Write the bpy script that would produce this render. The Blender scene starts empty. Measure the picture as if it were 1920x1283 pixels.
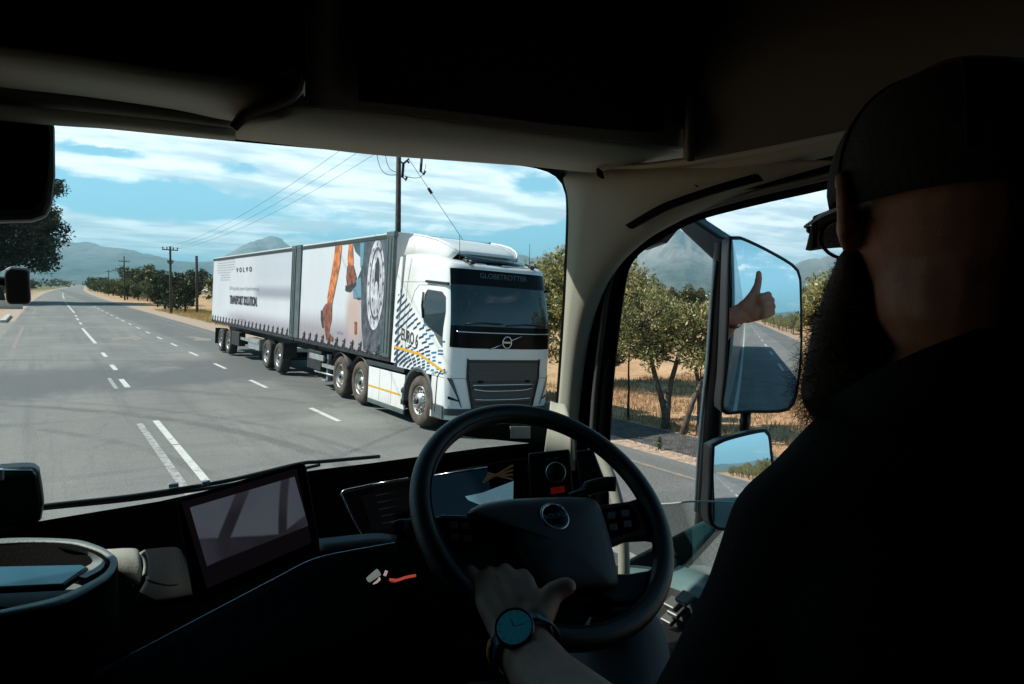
import bpy, bmesh, math, random
import numpy as np
from mathutils import Vector, Matrix, noise as mnoise
rad = math.radians
SC = bpy.context.scene
COL = SC.collection

# ------------------------------------------------------------------ camera
YAW, PITCH, ROLL, FPX = 34.6, 4.1, 1.2, 1280.0
EYE = Vector((0, 0, 2.85))
def _basis():
    y, p, r = rad(YAW), rad(PITCH), rad(ROLL)
    f = Vector((math.sin(y)*math.cos(p), math.cos(y)*math.cos(p), -math.sin(p)))
    rt = Vector((math.cos(y), -math.sin(y), 0)); up = rt.cross(f)
    return rt*math.cos(r)+up*math.sin(r), -rt*math.sin(r)+up*math.cos(r), f
CR, CU, CF = _basis()
cam = bpy.data.cameras.new("camera"); camo = bpy.data.objects.new("camera", cam); COL.objects.link(camo)
cam.sensor_width = 36; cam.lens = 36*FPX/1920; cam.clip_start = 0.02; cam.clip_end = 60000
M = Matrix((CR, CU, -CF)).transposed().to_4x4(); M.translation = EYE
camo.matrix_world = M
SC.camera = camo

def ray(px, py): return (CF + CR*(px-960)/FPX - CU*(py-641.5)/FPX).normalized()
def at(px, py, X=None, Y=None, Z=None, D=None):
    d = ray(px, py)
    t = D if D is not None else (X-EYE.x)/d.x if X is not None else (Y-EYE.y)/d.y if Y is not None else (Z-EYE.z)/d.z
    return EYE + d*t

# ------------------------------------------------------------------ light
SC.view_settings.view_transform = 'Standard'
try: SC.view_settings.look = 'None'
except Exception: pass
SC.view_settings.gamma = 1
SC.view_settings.exposure = 0.36
HAZE = 9.0e-5
SUN = Vector((-0.80, 0.58, 1.0)).normalized()
sl = bpy.data.lights.new("sun", 'SUN'); sl.energy = 5.0; sl.angle = rad(0.5); sl.color = (1, 0.94, 0.85)
so = bpy.data.objects.new("sun", sl); COL.objects.link(so)
so.rotation_euler = (-SUN).to_track_quat('-Z', 'Y').to_euler(); so.location = (-20, 10, 40)

class S:
    """thin wrapper: arithmetic on shader sockets"""
    def __init__(s, nt, k): s.nt, s.k = nt, k
    def op(s, o, *a, clamp=False):
        n = s.nt.nodes.new('ShaderNodeMath'); n.operation = o; n.use_clamp = clamp
        for i, x in enumerate((s,)+a):
            if isinstance(x, S): s.nt.links.new(x.k, n.inputs[i])
            else: n.inputs[i].default_value = x
        return S(s.nt, n.outputs[0])
    def __add__(s, o): return s.op('ADD', o)
    def __radd__(s, o): return s.op('ADD', o)
    def __sub__(s, o): return s.op('SUBTRACT', o)
    def __rsub__(s, o): return s.op('MULTIPLY_ADD', -1.0, o)
    def __mul__(s, o): return s.op('MULTIPLY', o)
    def __rmul__(s, o): return s.op('MULTIPLY', o)
    def __truediv__(s, o): return s.op('DIVIDE', o)
    def sm(s, a, b):
        n = s.nt.nodes.new('ShaderNodeMapRange'); n.interpolation_type = 'SMOOTHSTEP'
        s.nt.links.new(s.k, n.inputs['Value'])
        for nm, x in (('From Min', a), ('From Max', b)):
            if isinstance(x, S): s.nt.links.new(x.k, n.inputs[nm])
            else: n.inputs[nm].default_value = x
        return S(s.nt, n.outputs[0])
def _in(nt, sock, v):
    if isinstance(v, S): nt.links.new(v.k, sock)
    elif hasattr(v, 'is_linked') or isinstance(v, bpy.types.NodeSocket): nt.links.new(v, sock)
    else: sock.default_value = v
def rgb(c): return tuple(c)+(1,) if len(c) == 3 else c
def mixc(nt, f, a, b, mode='MIX'):
    n = nt.nodes.new('ShaderNodeMix'); n.data_type = 'RGBA'; n.blend_type = mode
    _in(nt, n.inputs[0], f)
    _in(nt, n.inputs[6], rgb(a) if isinstance(a, tuple) else a)
    _in(nt, n.inputs[7], rgb(b) if isinstance(b, tuple) else b)
    return n.outputs[2]
def comb(nt, x, y, z):
    n = nt.nodes.new('ShaderNodeCombineXYZ')
    for i, v in enumerate((x, y, z)): _in(nt, n.inputs[i], v)
    return n.outputs[0]
def sep(nt, vec):
    n = nt.nodes.new('ShaderNodeSeparateXYZ'); nt.links.new(vec, n.inputs[0])
    return [S(nt, o) for o in n.outputs]
def nz(nt, vec, scale, detail=4, rough=.55, dist=0.0):
    n = nt.nodes.new('ShaderNodeTexNoise'); n.inputs['Scale'].default_value = scale
    n.inputs['Detail'].default_value = detail; n.inputs['Roughness'].default_value = rough
    n.inputs['Distortion'].default_value = dist
    if vec is not None: nt.links.new(vec, n.inputs['Vector'])
    return S(nt, n.outputs[0])

W = bpy.data.worlds.new("World"); SC.world = W; W.use_nodes = True
nt = W.node_tree; nt.nodes.clear()
tc = nt.nodes.new('ShaderNodeTexCoord'); x, y, z = sep(nt, tc.outputs['Generated'])
sky = nt.nodes.new('ShaderNodeTexSky'); sky.sky_type = 'NISHITA'; sky.sun_disc = False
sky.sun_elevation = math.asin(SUN.z); sky.sun_rotation = math.atan2(SUN.x, SUN.y)
sky.air_density = 1.0; sky.dust_density = 0.5; sky.ozone_density = 1.2
skyc = mixc(nt, 1.0, sky.outputs[0], (0.62, 1.10, 1.08), 'MULTIPLY')
hz = (x*x + y*y).op('SQRT'); el = z/hz                       # tangent of elevation
azi = x.op('ARCTAN2', y)                                     # clockwise from the road direction
zz = z.op('MAXIMUM', 0.0)+0.07
u, v = x/zz, y/zz
n1 = nz(nt, comb(nt, u*0.55, v*0.75, 3.1), 1.0, 7, .58, .35)
n2 = nz(nt, comb(nt, u*1.5, v*2.6, 7.7), 1.2, 6, .6, .3)
n4 = nz(nt, comb(nt, azi*6.0, el*15.0, 4.0), 1.0, 8, .60, .8)
n5 = nz(nt, comb(nt, azi*20.0, el*46.0, 2.0), 1.0, 6, .68, .5)
cov = n1*0.22 + n2*0.12 + n4*0.42 + n5*0.24
wx = azi+(n1-0.5)*0.10; wy = el+(n4-0.5)*0.035
for px_, py_, sx_, sy_, w_ in ((260, 262, 230, 26, .30), (640, 335, 330, 60, .30), (180, 305, 150, 20, .26), (210, 288, 85, 11, -.34), (215, 372, 190, 36, -.34), (450, 315, 60, 20, -.25), (490, 428, 150, 14, .26),
    (820, 380, 220, 55, .16), (1000, 395, 90, 14, .15), (1010, 350, 60, 20, -.18), (960, 455, 150, 22, -.22), (1020, 430, 90, 10, -.12), (1430, 420, 230, 90, .30), (1460, 380, 60, 18, -.10), (620, 462, 120, 12, -.1), (210, 447, 210, 17, .36), (440, 464, 120, 10, .26)):
    q = ray(px_, py_); a0 = math.atan2(q.x, q.y); e0 = q.z/math.hypot(q.x, q.y)
    ex_ = ((wx-a0)/(sx_/FPX)).op('POWER', 2.0)+((wy-e0)/(sy_/FPX)).op('POWER', 2.0)
    cov = cov+(ex_*-1.0).op('EXPONENT')*w_
cl = cov.sm(.51, .68)*el.sm(0.02, 0.05)*(1.0-el.sm(.28, .6)*.93)
# low bank lying on the ranges on the left
n3 = nz(nt, comb(nt, azi*7.0, el*22.0, 1.0), 1.6, 6, .6)
top = azi*-0.07 + 0.080 + n3*0.030
bank = (top-el).sm(0.0, 0.010)*(el-(n3*0.03+0.022-azi*0.02)).sm(0.0, 0.022)*(1.0-azi.sm(.26, .44))*azi.sm(-.9, -.4)
shade = nz(nt, comb(nt, u*0.9, v*1.6, 12.0), 1.4, 5, .55)
cc = mixc(nt, shade.sm(.36, .60), (9.6, 11.6, 12.8), (18.5, 19.5, 20.0))
allc = (cl*0.92).op('MAXIMUM', bank*1.1)
skyc2 = mixc(nt, (1.0-el.sm(0.04, .45))*0.85, skyc, (5.3, 11.2, 14.6))
fin = mixc(nt, allc, skyc2, cc)
bg = nt.nodes.new('ShaderNodeBackground'); nt.links.new(fin, bg.inputs[0]); bg.inputs[1].default_value = 0.068
wo = nt.nodes.new('ShaderNodeOutputWorld'); nt.links.new(bg.outputs[0], wo.inputs[0])

SC.cycles.max_bounces = 7; SC.cycles.diffuse_bounces = 3; SC.cycles.glossy_bounces = 4
SC.cycles.transparent_max_bounces = 24; SC.cycles.volume_bounces = 0
SC.cycles.use_denoising = True
SC.cycles.caustics_reflective = False; SC.cycles.caustics_refractive = False

# ------------------------------------------------------------------ helpers
MATS = {}
def mat(name, col, rough=.6, metal=0.0, var=0.0, vs=6.0, bump=0.0, bs=60.0, spec=None, coat=0.0, emit=None, es=1.0, col2=None, fac=None, two=None):
    if name in MATS: return MATS[name]
    m = bpy.data.materials.new(name); m.use_nodes = True; MATS[name] = m
    nt = m.node_tree; b = nt.nodes['Principled BSDF']; b.inputs['Base Color'].default_value = rgb(col)
    b.inputs['Roughness'].default_value = rough; b.inputs['Metallic'].default_value = metal
    if spec is not None: b.inputs['Specular IOR Level'].default_value = spec
    if coat: b.inputs['Coat Weight'].default_value = coat; b.inputs['Coat Roughness'].default_value = .08
    if emit: b.inputs['Emission Color'].default_value = rgb(emit); b.inputs['Emission Strength'].default_value = es
    if var or bump:
        t = nt.nodes.new('ShaderNodeTexCoord')
        if var:
            n = nz(nt, t.outputs['Object'], vs, 6, .6)
            c2 = col2 or tuple(min(1, c*(1+var)) for c in col)
            c1 = tuple(c*(1-var) for c in col) if col2 is None else col
            nt.links.new(mixc(nt, n.sm(.35, .65), c1, c2), b.inputs['Base Color'])
            r = n*0.25+(rough-.12); nt.links.new(r.k, b.inputs['Roughness'])
        if bump:
            n = nz(nt, t.outputs['Object'], bs, 4, .6); bp = nt.nodes.new('ShaderNodeBump')
            bp.inputs['Strength'].default_value = bump; bp.inputs['Distance'].default_value = .01
            nt.links.new(n.k, bp.inputs['Height']); nt.links.new(bp.outputs[0], b.inputs['Normal'])
    return m

class MB:
    def __init__(s): s.v, s.f, s.m, s.s = [], [], [], []
    def add(s, vs, fs, m=0, sm=False):
        o = len(s.v); s.v += [tuple(p) for p in vs]
        for f in fs: s.f.append(tuple(i+o for i in f)); s.m.append(m); s.s.append(sm)
        return s
    def box(s, c, d, rot=None, m=0):
        c = Vector(c); h = Vector(d)/2; P = []
        for k in range(8):
            p = Vector((h.x*(1 if k & 1 else -1), h.y*(1 if k & 2 else -1), h.z*(1 if k & 4 else -1)))
            if rot is not None: p = rot @ p
            P.append(c+p)
        return s.add(P, [(0,2,3,1),(4,5,7,6),(0,1,5,4),(2,6,7,3),(0,4,6,2),(1,3,7,5)], m)
    def prism(s, poly, ext, m=0, ms=None):
        n = len(poly); a = [Vector(p) for p in poly]; e = Vector(ext); b = [p+e for p in a]
        s.add(a+b, [tuple(range(n))[::-1]], m); o = len(s.v)-2*n
        s.f.append(tuple(range(o+n, o+2*n))); s.m.append(m); s.s.append(False)
        for i in range(n):
            j = (i+1) % n; s.f.append((o+i, o+j, o+n+j, o+n+i)); s.m.append(m if ms is None else ms); s.s.append(False)
        return s
    def tube(s, pts, r, n=8, m=0, cap=True, sm=True, closed=False):
        P = [Vector(p) for p in pts]; L = len(P); rr = r if hasattr(r, '__len__') else [r]*L
        V = []; up = None
        for i, p in enumerate(P):
            a = P[(i-1) % L] if (i or closed) else p; b = P[(i+1) % L] if (i < L-1 or closed) else p
            t = (b-a).normalized()
            if up is None:
                up = Vector((0, 0, 1)) if abs(t.z) < .9 else Vector((1, 0, 0))
            sx = t.cross(up).normalized(); up = sx.cross(t).normalized()
            for k in range(n):
                w = 2*math.pi*k/n; V.append(p+(sx*math.cos(w)+up*math.sin(w))*rr[i])
        F = []
        for i in range(L if closed else L-1):
            j = (i+1) % L
            for k in range(n):
                q = (k+1) % n; F.append((i*n+k, i*n+q, j*n+q, j*n+k))
        s.add(V, F, m, sm)
        if cap and not closed:
            o = len(s.v)-len(V)
            s.f.append(tuple(o+k for k in range(n))[::-1]); s.m.append(m); s.s.append(False)
            s.f.append(tuple(o+(L-1)*n+k for k in range(n))); s.m.append(m); s.s.append(False)
        return s
    def loft(s, rows, m=0, sm=True, closed=False):
        L = len(rows); n = len(rows[0]); V = [p for r in rows for p in r]; F = []
        for i in range(L-1):
            for k in range(n if closed else n-1):
                q = (k+1) % n; F.append((i*n+k, i*n+q, (i+1)*n+q, (i+1)*n+k))
        return s.add(V, F, m, sm)
    def lathe(s, prof, o, ax, n=24, m=0, sm=True, ms=None):
        o = Vector(o); ax = Vector(ax).normalized(); q = ax.to_track_quat('Z', 'Y')
        rows = [[o+q @ Vector((r*math.cos(2*math.pi*k/n), r*math.sin(2*math.pi*k/n), h)) for k in range(n)] for r, h in prof]
        if ms is None: return s.loft(rows, m, sm, True)
        for i in range(len(rows)-1): s.loft(rows[i:i+2], ms[i], sm, True)
        return s
    def ell(s, c, r, n=12, m=0, rot=None):
        c = Vector(c); r = (r, r, r) if not hasattr(r, '__len__') else r; rows = []
        for i in range(n+1):
            t = math.pi*i/n; row = []
            for k in range(n*2):
                w = math.pi*k/n; p = Vector((r[0]*math.sin(t)*math.cos(w), r[1]*math.sin(t)*math.sin(w), r[2]*math.cos(t)))
                row.append(c+(rot @ p if rot is not None else p))
            rows.append(row)
        return s.loft(rows, m, True, True)
    def build(s, name, mats, parent=None, bev=0, solid=0, sub=0, world=False, segs=2):
        me = bpy.data.meshes.new(name); me.from_pydata(s.v, [], s.f)
        mats = mats if isinstance(mats, (list, tuple)) else [mats]
        for q in mats: me.materials.append(q)
        me.polygons.foreach_set('material_index', s.m); me.polygons.foreach_set('use_smooth', s.s)
        me.update()
        if not s.nofix:
            bm = bmesh.new(); bm.from_mesh(me); bmesh.ops.remove_doubles(bm, verts=bm.verts, dist=1e-5)
            bmesh.ops.recalc_face_normals(bm, faces=bm.faces); bm.to_mesh(me); bm.free()
        return link(name, me, parent, bev, solid, sub, world, segs)
    nofix = False
def link(name, me, parent=None, bev=0, solid=0, sub=0, world=False, segs=2):
    o = bpy.data.objects.new(name, me); COL.objects.link(o)
    if parent is not None:
        o.parent = parent
        if world: o.matrix_parent_inverse = parent.matrix_basis.inverted()
    if solid:
        k = o.modifiers.new('solid', 'SOLIDIFY'); k.thickness = abs(solid); k.offset = 1 if solid > 0 else -1
    if bev:
        k = o.modifiers.new('bevel', 'BEVEL'); k.width = bev; k.segments = segs; k.limit_method = 'ANGLE'; k.angle_limit = rad(40)
    if sub:
        k = o.modifiers.new('sub', 'SUBSURF'); k.levels = sub; k.render_levels = sub
    return o
def tag(o, label=None, cat=None, group=None, kind=None):
    if label: o['label'] = label
    if cat: o['category'] = cat
    if group: o['group'] = group
    if kind: o['kind'] = kind
    return o
def empty(name, loc=(0,0,0), rot=(0,0,0), label=None, cat=None, group=None):
    o = bpy.data.objects.new(name, None); COL.objects.link(o); o.location = loc; o.rotation_euler = rot
    o.empty_display_size = .2
    return tag(o, label, cat, group)
def copy_tree(o, parent=None):
    c = o.copy(); COL.objects.link(c)
    if parent is not None: c.parent = parent
    for ch in [q for q in SC.objects if q.parent == o]: copy_tree(ch, c)
    return c
def res(pts, n):
    """resample a polyline smoothly to n points"""
    P = [Vector(p) for p in pts]; L = [0.0]
    for a, b in zip(P, P[1:]): L.append(L[-1]+(b-a).length)
    out = []
    for i in range(n):
        t = L[-1]*i/(n-1); k = 0
        while k < len(P)-2 and L[k+1] < t: k += 1
        w = (t-L[k])/max(1e-9, L[k+1]-L[k])
        p0, p1, p2, p3 = P[max(0, k-1)], P[k], P[k+1], P[min(len(P)-1, k+2)]
        m1, m2 = (p2-p0)*.5, (p3-p1)*.5
        if k == 0: m1 = p2-p1
        if k == len(P)-2: m2 = p2-p1
        w2, w3 = w*w, w*w*w
        out.append(p1*(2*w3-3*w2+1)+m1*(w3-2*w2+w)*.8+p2*(-2*w3+3*w2)+m2*(w3-w2)*.8)
    return out
def textmesh(txt, size, ext=.002, align='CENTER', bold=0.0, sx=1.0):
    c = bpy.data.curves.new('t', 'FONT'); c.body = txt; c.size = size; c.extrude = ext; c.align_x = align; c.align_y = 'CENTER'
    c.offset = bold; c.resolution_u = 3
    o = bpy.data.objects.new('t', c); COL.objects.link(o)
    me = bpy.data.meshes.new_from_object(o.evaluated_get(bpy.context.evaluated_depsgraph_get()))
    V = [Vector((v.co.x*sx, v.co.y, v.co.z)) for v in me.vertices]; F = [tuple(p.vertices) for p in me.polygons]
    bpy.data.objects.remove(o); bpy.data.curves.remove(c); bpy.data.meshes.remove(me)
    return V, F
def frame(o, xd, yd):
    """matrix mapping local x,y,z(normal) to world directions"""
    xd = Vector(xd).normalized(); yd = Vector(yd); yd = (yd - xd*yd.dot(xd)).normalized(); zd = xd.cross(yd)
    m = Matrix((xd, yd, zd)).transposed().to_4x4(); m.translation = Vector(o); return m
# ================================================================== SETTING
def dx(Y): return 0.00006*max(0, Y-30)**2 if Y < 400 else 0.00006*370**2+(Y-400)*.0444
def strip(name, edges, zs, m, ys, kind='structure', parent=None, uv=False):
    b = MB(); b.nofix = True
    rows = [[(xx+dx(Y), Y, zs) for xx in edges] for Y in ys]
    b.loft(rows, 0, False); o = b.build(name, m); 
    if kind: o['kind'] = kind
    return o
# --- ground material
gm = mat('dry_ground', (.3, .2, .12), .95); nt = gm.node_tree; B = nt.nodes['Principled BSDF']
t = nt.nodes.new('ShaderNodeTexCoord'); P = t.outputs['Object']; gx, gy, gz_ = sep(nt, P)
a = nz(nt, P, .35, 8, .65); b_ = nz(nt, P, 6.0, 6, .7); c_ = nz(nt, P, .006, 4, .6)
col = mixc(nt, a.sm(.38, .62), (.46, .275, .15), (.60, .40, .235))
col = mixc(nt, b_.sm(.5, .72), col, (.24, .155, .085))
far = (gx*gx+gy*gy).op('SQRT').sm(90, 500)
fc = mixc(nt, c_.sm(.42, .58), (.045, .065, .028), (.30, .27, .15))
nt.links.new(mixc(nt, far, col, fc), B.inputs['Base Color'])
bp = nt.nodes.new('ShaderNodeBump'); bp.inputs['Strength'].default_value = .8; bp.inputs['Distance'].default_value = .05
nt.links.new(b_.k, bp.inputs['Height']); nt.links.new(bp.outputs[0], B.inputs['Normal'])
B.inputs['Specular IOR Level'].default_value = .1
g = MB(); g.nofix = True
RN = [0, 3, 6, 12, 25, 50, 100, 200, 400, 800, 1600, 3200, 6400, 11000, 15000, 20000]
g.loft([[(r*math.sin(2*math.pi*k/72), r*math.cos(2*math.pi*k/72), -.03 if r < 9000 else -.03) for k in range(72)] for r in RN], 0, False, True)
tag(g.build('ground', gm), kind='structure')

# --- asphalt
am = mat('asphalt', (.2, .2, .19), .85); nt = am.node_tree; B = nt.nodes['Principled BSDF']
t = nt.nodes.new('ShaderNodeTexCoord'); P = t.outputs['Object']; gx, gy, _ = sep(nt, P)
fine = nz(nt, P, 30, 4, .85); mid = nz(nt, P, 1.2, 5, .6); big = nz(nt, comb(nt, gx*.35, gy*.05, 0.0), 1.0, 5, .6, .6)
streak = nz(nt, comb(nt, gx*2.2, gy*.06, 4.0), 1.0, 5, .65)
cross = nz(nt, comb(nt, gx*.12+gy*.05, gy*1.1, 9.0), 1.0, 6, .6, .5)
base = mixc(nt, big.sm(.35, .65), (.152, .153, .145), (.21, .208, .192))
base = mixc(nt, streak.sm(.50, .70)*.55, base, (.09, .095, .097))
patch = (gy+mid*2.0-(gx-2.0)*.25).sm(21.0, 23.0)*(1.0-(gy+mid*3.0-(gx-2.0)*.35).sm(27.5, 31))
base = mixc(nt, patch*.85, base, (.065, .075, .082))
rr = ((gx+10.0)*(gx+10.0)+(gy-9.0)*(gy-9.0)).op('SQRT')+mid*.25
for r0_, w0_, k0_ in ((12.3, .16, .5), (14.2, .22, .7), (14.9, .14, .5), (17.4, .3, .55), (19.6, .2, .6), (20.3, .2, .5), (24.0, .35, .5)):
    base = mixc(nt, (1.0-((rr-r0_).op('ABSOLUTE')).sm(w0_*.4, w0_))*k0_*mid.sm(.30, .55), base, (.075, .078, .08))
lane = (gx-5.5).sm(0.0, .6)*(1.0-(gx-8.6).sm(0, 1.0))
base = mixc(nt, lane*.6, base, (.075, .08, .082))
tyre = (1.0-((gx-2.95).op('ABSOLUTE')*1.4)).op('MAXIMUM', 0.0)*streak.sm(.3, .6)
base = mixc(nt, tyre*.2, base, (.1, .1, .1))
base = mixc(nt, cross.sm(.52, .62)*.35, base, (.085, .09, .095))
worn = nz(nt, P, .22, 6, .65, .8); base = mixc(nt, worn.sm(.52, .68)*.45, base, (.29, .29, .27)); base = mixc(nt, (1.0-worn.sm(.30, .46))*.4, base, (.10, .105, .108))
blot = nz(nt, P, 2.6, 5, .7); base = mixc(nt, blot.sm(.66, .74)*.5, base, (.06, .062, .065))
crk = nz(nt, P, .8, 9, .75, 1.2); base = mixc(nt, (1.0-((crk-.5).op('ABSOLUTE')).sm(.0, .006))*.55, base, (.04, .04, .042))
skid = (1.0-((gx*.9-gy*.115+cross*.9).op('FRACT')-.5).op('ABSOLUTE')*18.0).op('MAXIMUM', 0.0)*(gy.sm(9, 14))*(1.0-gy.sm(20, 27))*mid.sm(.45, .6)
base = mixc(nt, skid*.4, base, (.07, .07, .072))
sp = mixc(nt, .22, base, (1, 1, 1)); 
base = mixc(nt, fine.sm(.42, .66)*.5, base, (.34, .34, .31))
base = mixc(nt, (1.0-fine.sm(.2, .42))*.35, base, (.06, .06, .06))
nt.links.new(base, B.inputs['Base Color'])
bp = nt.nodes.new('ShaderNodeBump'); bp.inputs['Strength'].default_value = .5; bp.inputs['Distance'].default_value = .01
nt.links.new(fine.k, bp.inputs['Height']); nt.links.new(bp.outputs[0], B.inputs['Normal'])
B.inputs['Specular IOR Level'].default_value = .35
YS = [-400, -200, -100, -60, -30, -10, 0, 10, 20, 30, 40, 60, 80, 100, 130, 160, 200, 250, 300, 350, 400, 600, 900, 1300, 2000]
strip('road', [-1.75, 3, 6, 9.05], 0.0, am, YS)
am2 = mat('old_asphalt', (.24, .22, .19), .9, var=.25, vs=3, bump=.6, bs=50)
strip('side_road', [-14, -1.75], -.004, am2, [18, 30, 45, 62])
dm = mat('verge_gravel', (.42, .31, .23), .95, var=.3, vs=9, bump=.9, bs=30)
strip('road_shoulder', [9.05, 10.1, 11.0], -.008, dm, YS)
strip('shaded_apron', [9.55, 10.2, 10.9], -.002, mat('shaded_apron_asphalt', (.062, .064, .066), .9, var=.35, vs=4, bump=.5, bs=60), [1, 5, 9, 13, 19, 27])  # dark apron; its tone also paints the shade beside the truck
strip('gravel_verge', [-3.4, -1.75], -.010, dm, [-400, -60, 0, 18]+YS[10:])
# --- painted markings
def paint(name, col, wear):
    m = mat(name, col, .7); nt = m.node_tree; B = nt.nodes['Principled BSDF']; t = nt.nodes.new('ShaderNodeTexCoord')
    n = nz(nt, t.outputs['Object'], 7.0, 8, .75); n2 = nz(nt, t.outputs['Object'], 60, 3, .8)
    nt.links.new(mixc(nt, (n*.6+n2*.4).sm(wear, wear+.10), col, (.21, .21, .2)), B.inputs['Base Color'])
    return m
wp = paint('road_white', (.62, .62, .58), .51); wpf = paint('road_white_worn', (.46, .46, .43), .45); yp = paint('road_yellow', (.55, .27, .08), .40)
def marks(name, quads, m):
    b = MB(); b.nofix = True
    for q in quads:
        if len(q) == 4:
            xc, w, y0, y1 = q; n = max(1, int((y1-y0)/15))
            b.loft([[(xc-w/2+dx(Y), Y, .005), (xc+w/2+dx(Y), Y, .005)] for Y in [y0+(y1-y0)*i/n for i in range(n+1)]], 0, False)
        else: b.add([(p[0]+dx(p[1]), p[1], .005) for p in q[0]], [tuple(range(len(q[0])))])
    o = b.build(name, m); o['kind'] = 'structure'; return o
marks('centre_line_marking', [(1.93, .12, 10.0, 13.35), (1.93, .12, 13.42, 16.0), (1.93, .14, 21.6, 23.6), (2.0, .14, 26.2, 28.0), (2.05, .14, 31.2, 33.2), (2.1, .15, 38.5, 52), (2.25, .15, 57, 60), (2.3, .15, 64, 67), (2.4, .15, 71, 74), (2.5, .15, 80, 130), (2.6, .16, 150, 260)]+[(1.38, .13, -200, -3)], wp)
marks('faded_line_marking', [(1.61, .12, 5, 15.8), (1.64, .1, 21.5, 24)], wpf)
marks('lane_dash_marking', [(5.25, .12, y, y+1.9+(y > 60)*1.2) for y in [14.15, 19.9, 25.2, 30.4, 35.6, 40.6, 45.6, 50.8, 56, 61, 66, 72, 78, 85, 92, 100]]+[(3.9, .15, y, y+2.6) for y in range(-150, -3, 7)]+[(5.25, .15, y, y+2.6) for y in (-3, 4)], wp)
marks('right_edge_line_marking', [(8.35, .1, -10, 11), (8.6, .1, -150, -10), (8.45, .1, 36, 78), (9.0, .12, 90, 220)], yp)
marks('left_edge_line_marking', [(-1.05, .17, 36.5, 54), (-.8, .17, 76, 96), (-.75, .16, 110, 160), (-1.15, .12, -150, 10)], yp)
marks('arrow_marking', [([(3.0, 40.6), (3.9, 41.0), (3.9, 39.6), (4.5, 41.9), (4.1, 44.4), (4.0, 42.8), (3.0, 42.0)],), ([(6.5, 39.0), (7.3, 38.6), (7.6, 40.0), (7.2, 42.0), (6.6, 42.4), (6.9, 40.4)],)], yp)
# --- dark verge soil strip at the road edge by the trees
# --- mountains
def ridge(name, a0, a1, dist, prof, depth, m, seed, rough):
    b = MB(); b.nofix = True; NA, ND = 340, 44; rows = []
    for j in range(ND+1):
        t = j/ND; d = dist-depth*(1-t); row = []
        for i in range(NA+1):
            a = a0+(a1-a0)*i/NA; k = 0
            while k < len(prof)-2 and prof[k+1][0] < a: k += 1
            w = (a-prof[k][0])/(prof[k+1][0]-prof[k][0]); w = min(1, max(0, w)); w = w*w*(3-2*w)*.5+w*.5
            h = prof[k][1]*(1-w)+prof[k+1][1]*w
            A = rad(a); X, Y = d*math.sin(A), d*math.cos(A)
            s = mnoise.fractal(Vector((X*rough+seed, Y*rough, seed)), .85, 2.15, 8)
            rd = abs(mnoise.noise(Vector((a*.5+seed+t*1.5, t*2.6, 2.0))))
            H = h*dist*(t**1.4)*(1+.34*s*(.35+t*.65))-(1-t)*t*rd*h*dist*.35 + (.1*s*h*dist*t*t)
            row.append((X, Y, max(-5, H) if j else -8))
        rows.append(row)
    b.loft(rows, 0, True); return tag(b.build(name, m), kind='structure')
def rockmat(name, c1, c2, c3):
    m = mat(name, c1, .95); nt = m.node_tree; B = nt.nodes['Principled BSDF']; t = nt.nodes.new('ShaderNodeTexCoord'); P = t.outputs['Object']
    X, Y, Z = sep(nt, P); n = nz(nt, P, .003, 9, .68); n2 = nz(nt, comb(nt, X*.004, Y*.004, Z*.0012), 1.0, 8, .7, .5)
    c = mixc(nt, n.sm(.4, .6), c1, c2); c = mixc(nt, (Z+n2*500.0).sm(380, 720), c, c3)
    c = mixc(nt, n2.sm(.5, .62)*.5, c, tuple(q*.45 for q in c1))
    nt.links.new(c, B.inputs['Base Color']); B.inputs['Specular IOR Level'].default_value = .1
    bp = nt.nodes.new('ShaderNodeBump'); bp.inputs['Strength'].default_value = 1; bp.inputs['Distance'].default_value = 60
    nt.links.new(n2.k, bp.inputs['Height']); nt.links.new(bp.outputs[0], B.inputs['Normal']); return m
rk = rockmat('mountain_scrub', (.07, .085, .065), (.15, .14, .11), (.30, .27, .25))
# profile: azimuth deg -> tan elevation of the crest
ridge('mountains', -60, 30, 9000, [(-60, .05), (-20, .06), (-6, .045), (0, .040), (4, .042), (8, .036), (11, .034), (13, .05), (15.3, .062), (17, .052), (21, .05), (26, .04), (30, .02)], 4200, rk, 3.3, .0009)
ridge('mountain_range', 22, 66, 7600, [(22, .005), (30, .03), (35, .050), (36.3, .046), (37.6, .052), (38.5, .066), (39.6, .060), (41, .045), (43.5, .042), (45.5, .062), (47.6, .095), (48.9, .089), (50.2, .076), (52, .072), (55, .050), (58, .038), (61, .030), (66, .01)], 4300, rk, 9.1, .0011)
ridge('mountain_spur', 52, 100, 6500, [(52, .01), (56, .034), (59, .046), (61, .044), (64, .034), (70, .03), (80, .035), (100, .02)], 3000, rk, 5.1, .001)
ridge('hills', 100, 300, 9000, [(100, .02), (140, .02), (170, .02), (200, .025), (230, .03), (300, .05)], 3500, rk, 6.7, .0008)
fm = mat('dry_field', (.50, .42, .31), 1, var=.2, vs=.02)
b = MB(); b.nofix = True
for (a0, a1, d0, d1) in ((46.5, 51.5, 1500, 2100), (40, 44, 1600, 2000), (59, 62.5, 1500, 2000), (5.5, 12.5, 420, 900), (12, 16, 900, 1500)):
    b.add([(d*math.sin(rad(a)), d*math.cos(rad(a)), z) for a, d, z in ((a0+.4, d0, .3), (a1-.3, d0*1.03, .3), (a1, d1, 12), (a0, d1*.97, 12))], [(0, 1, 2, 3)])
tag(b.build('fields', fm), kind='structure')

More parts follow.
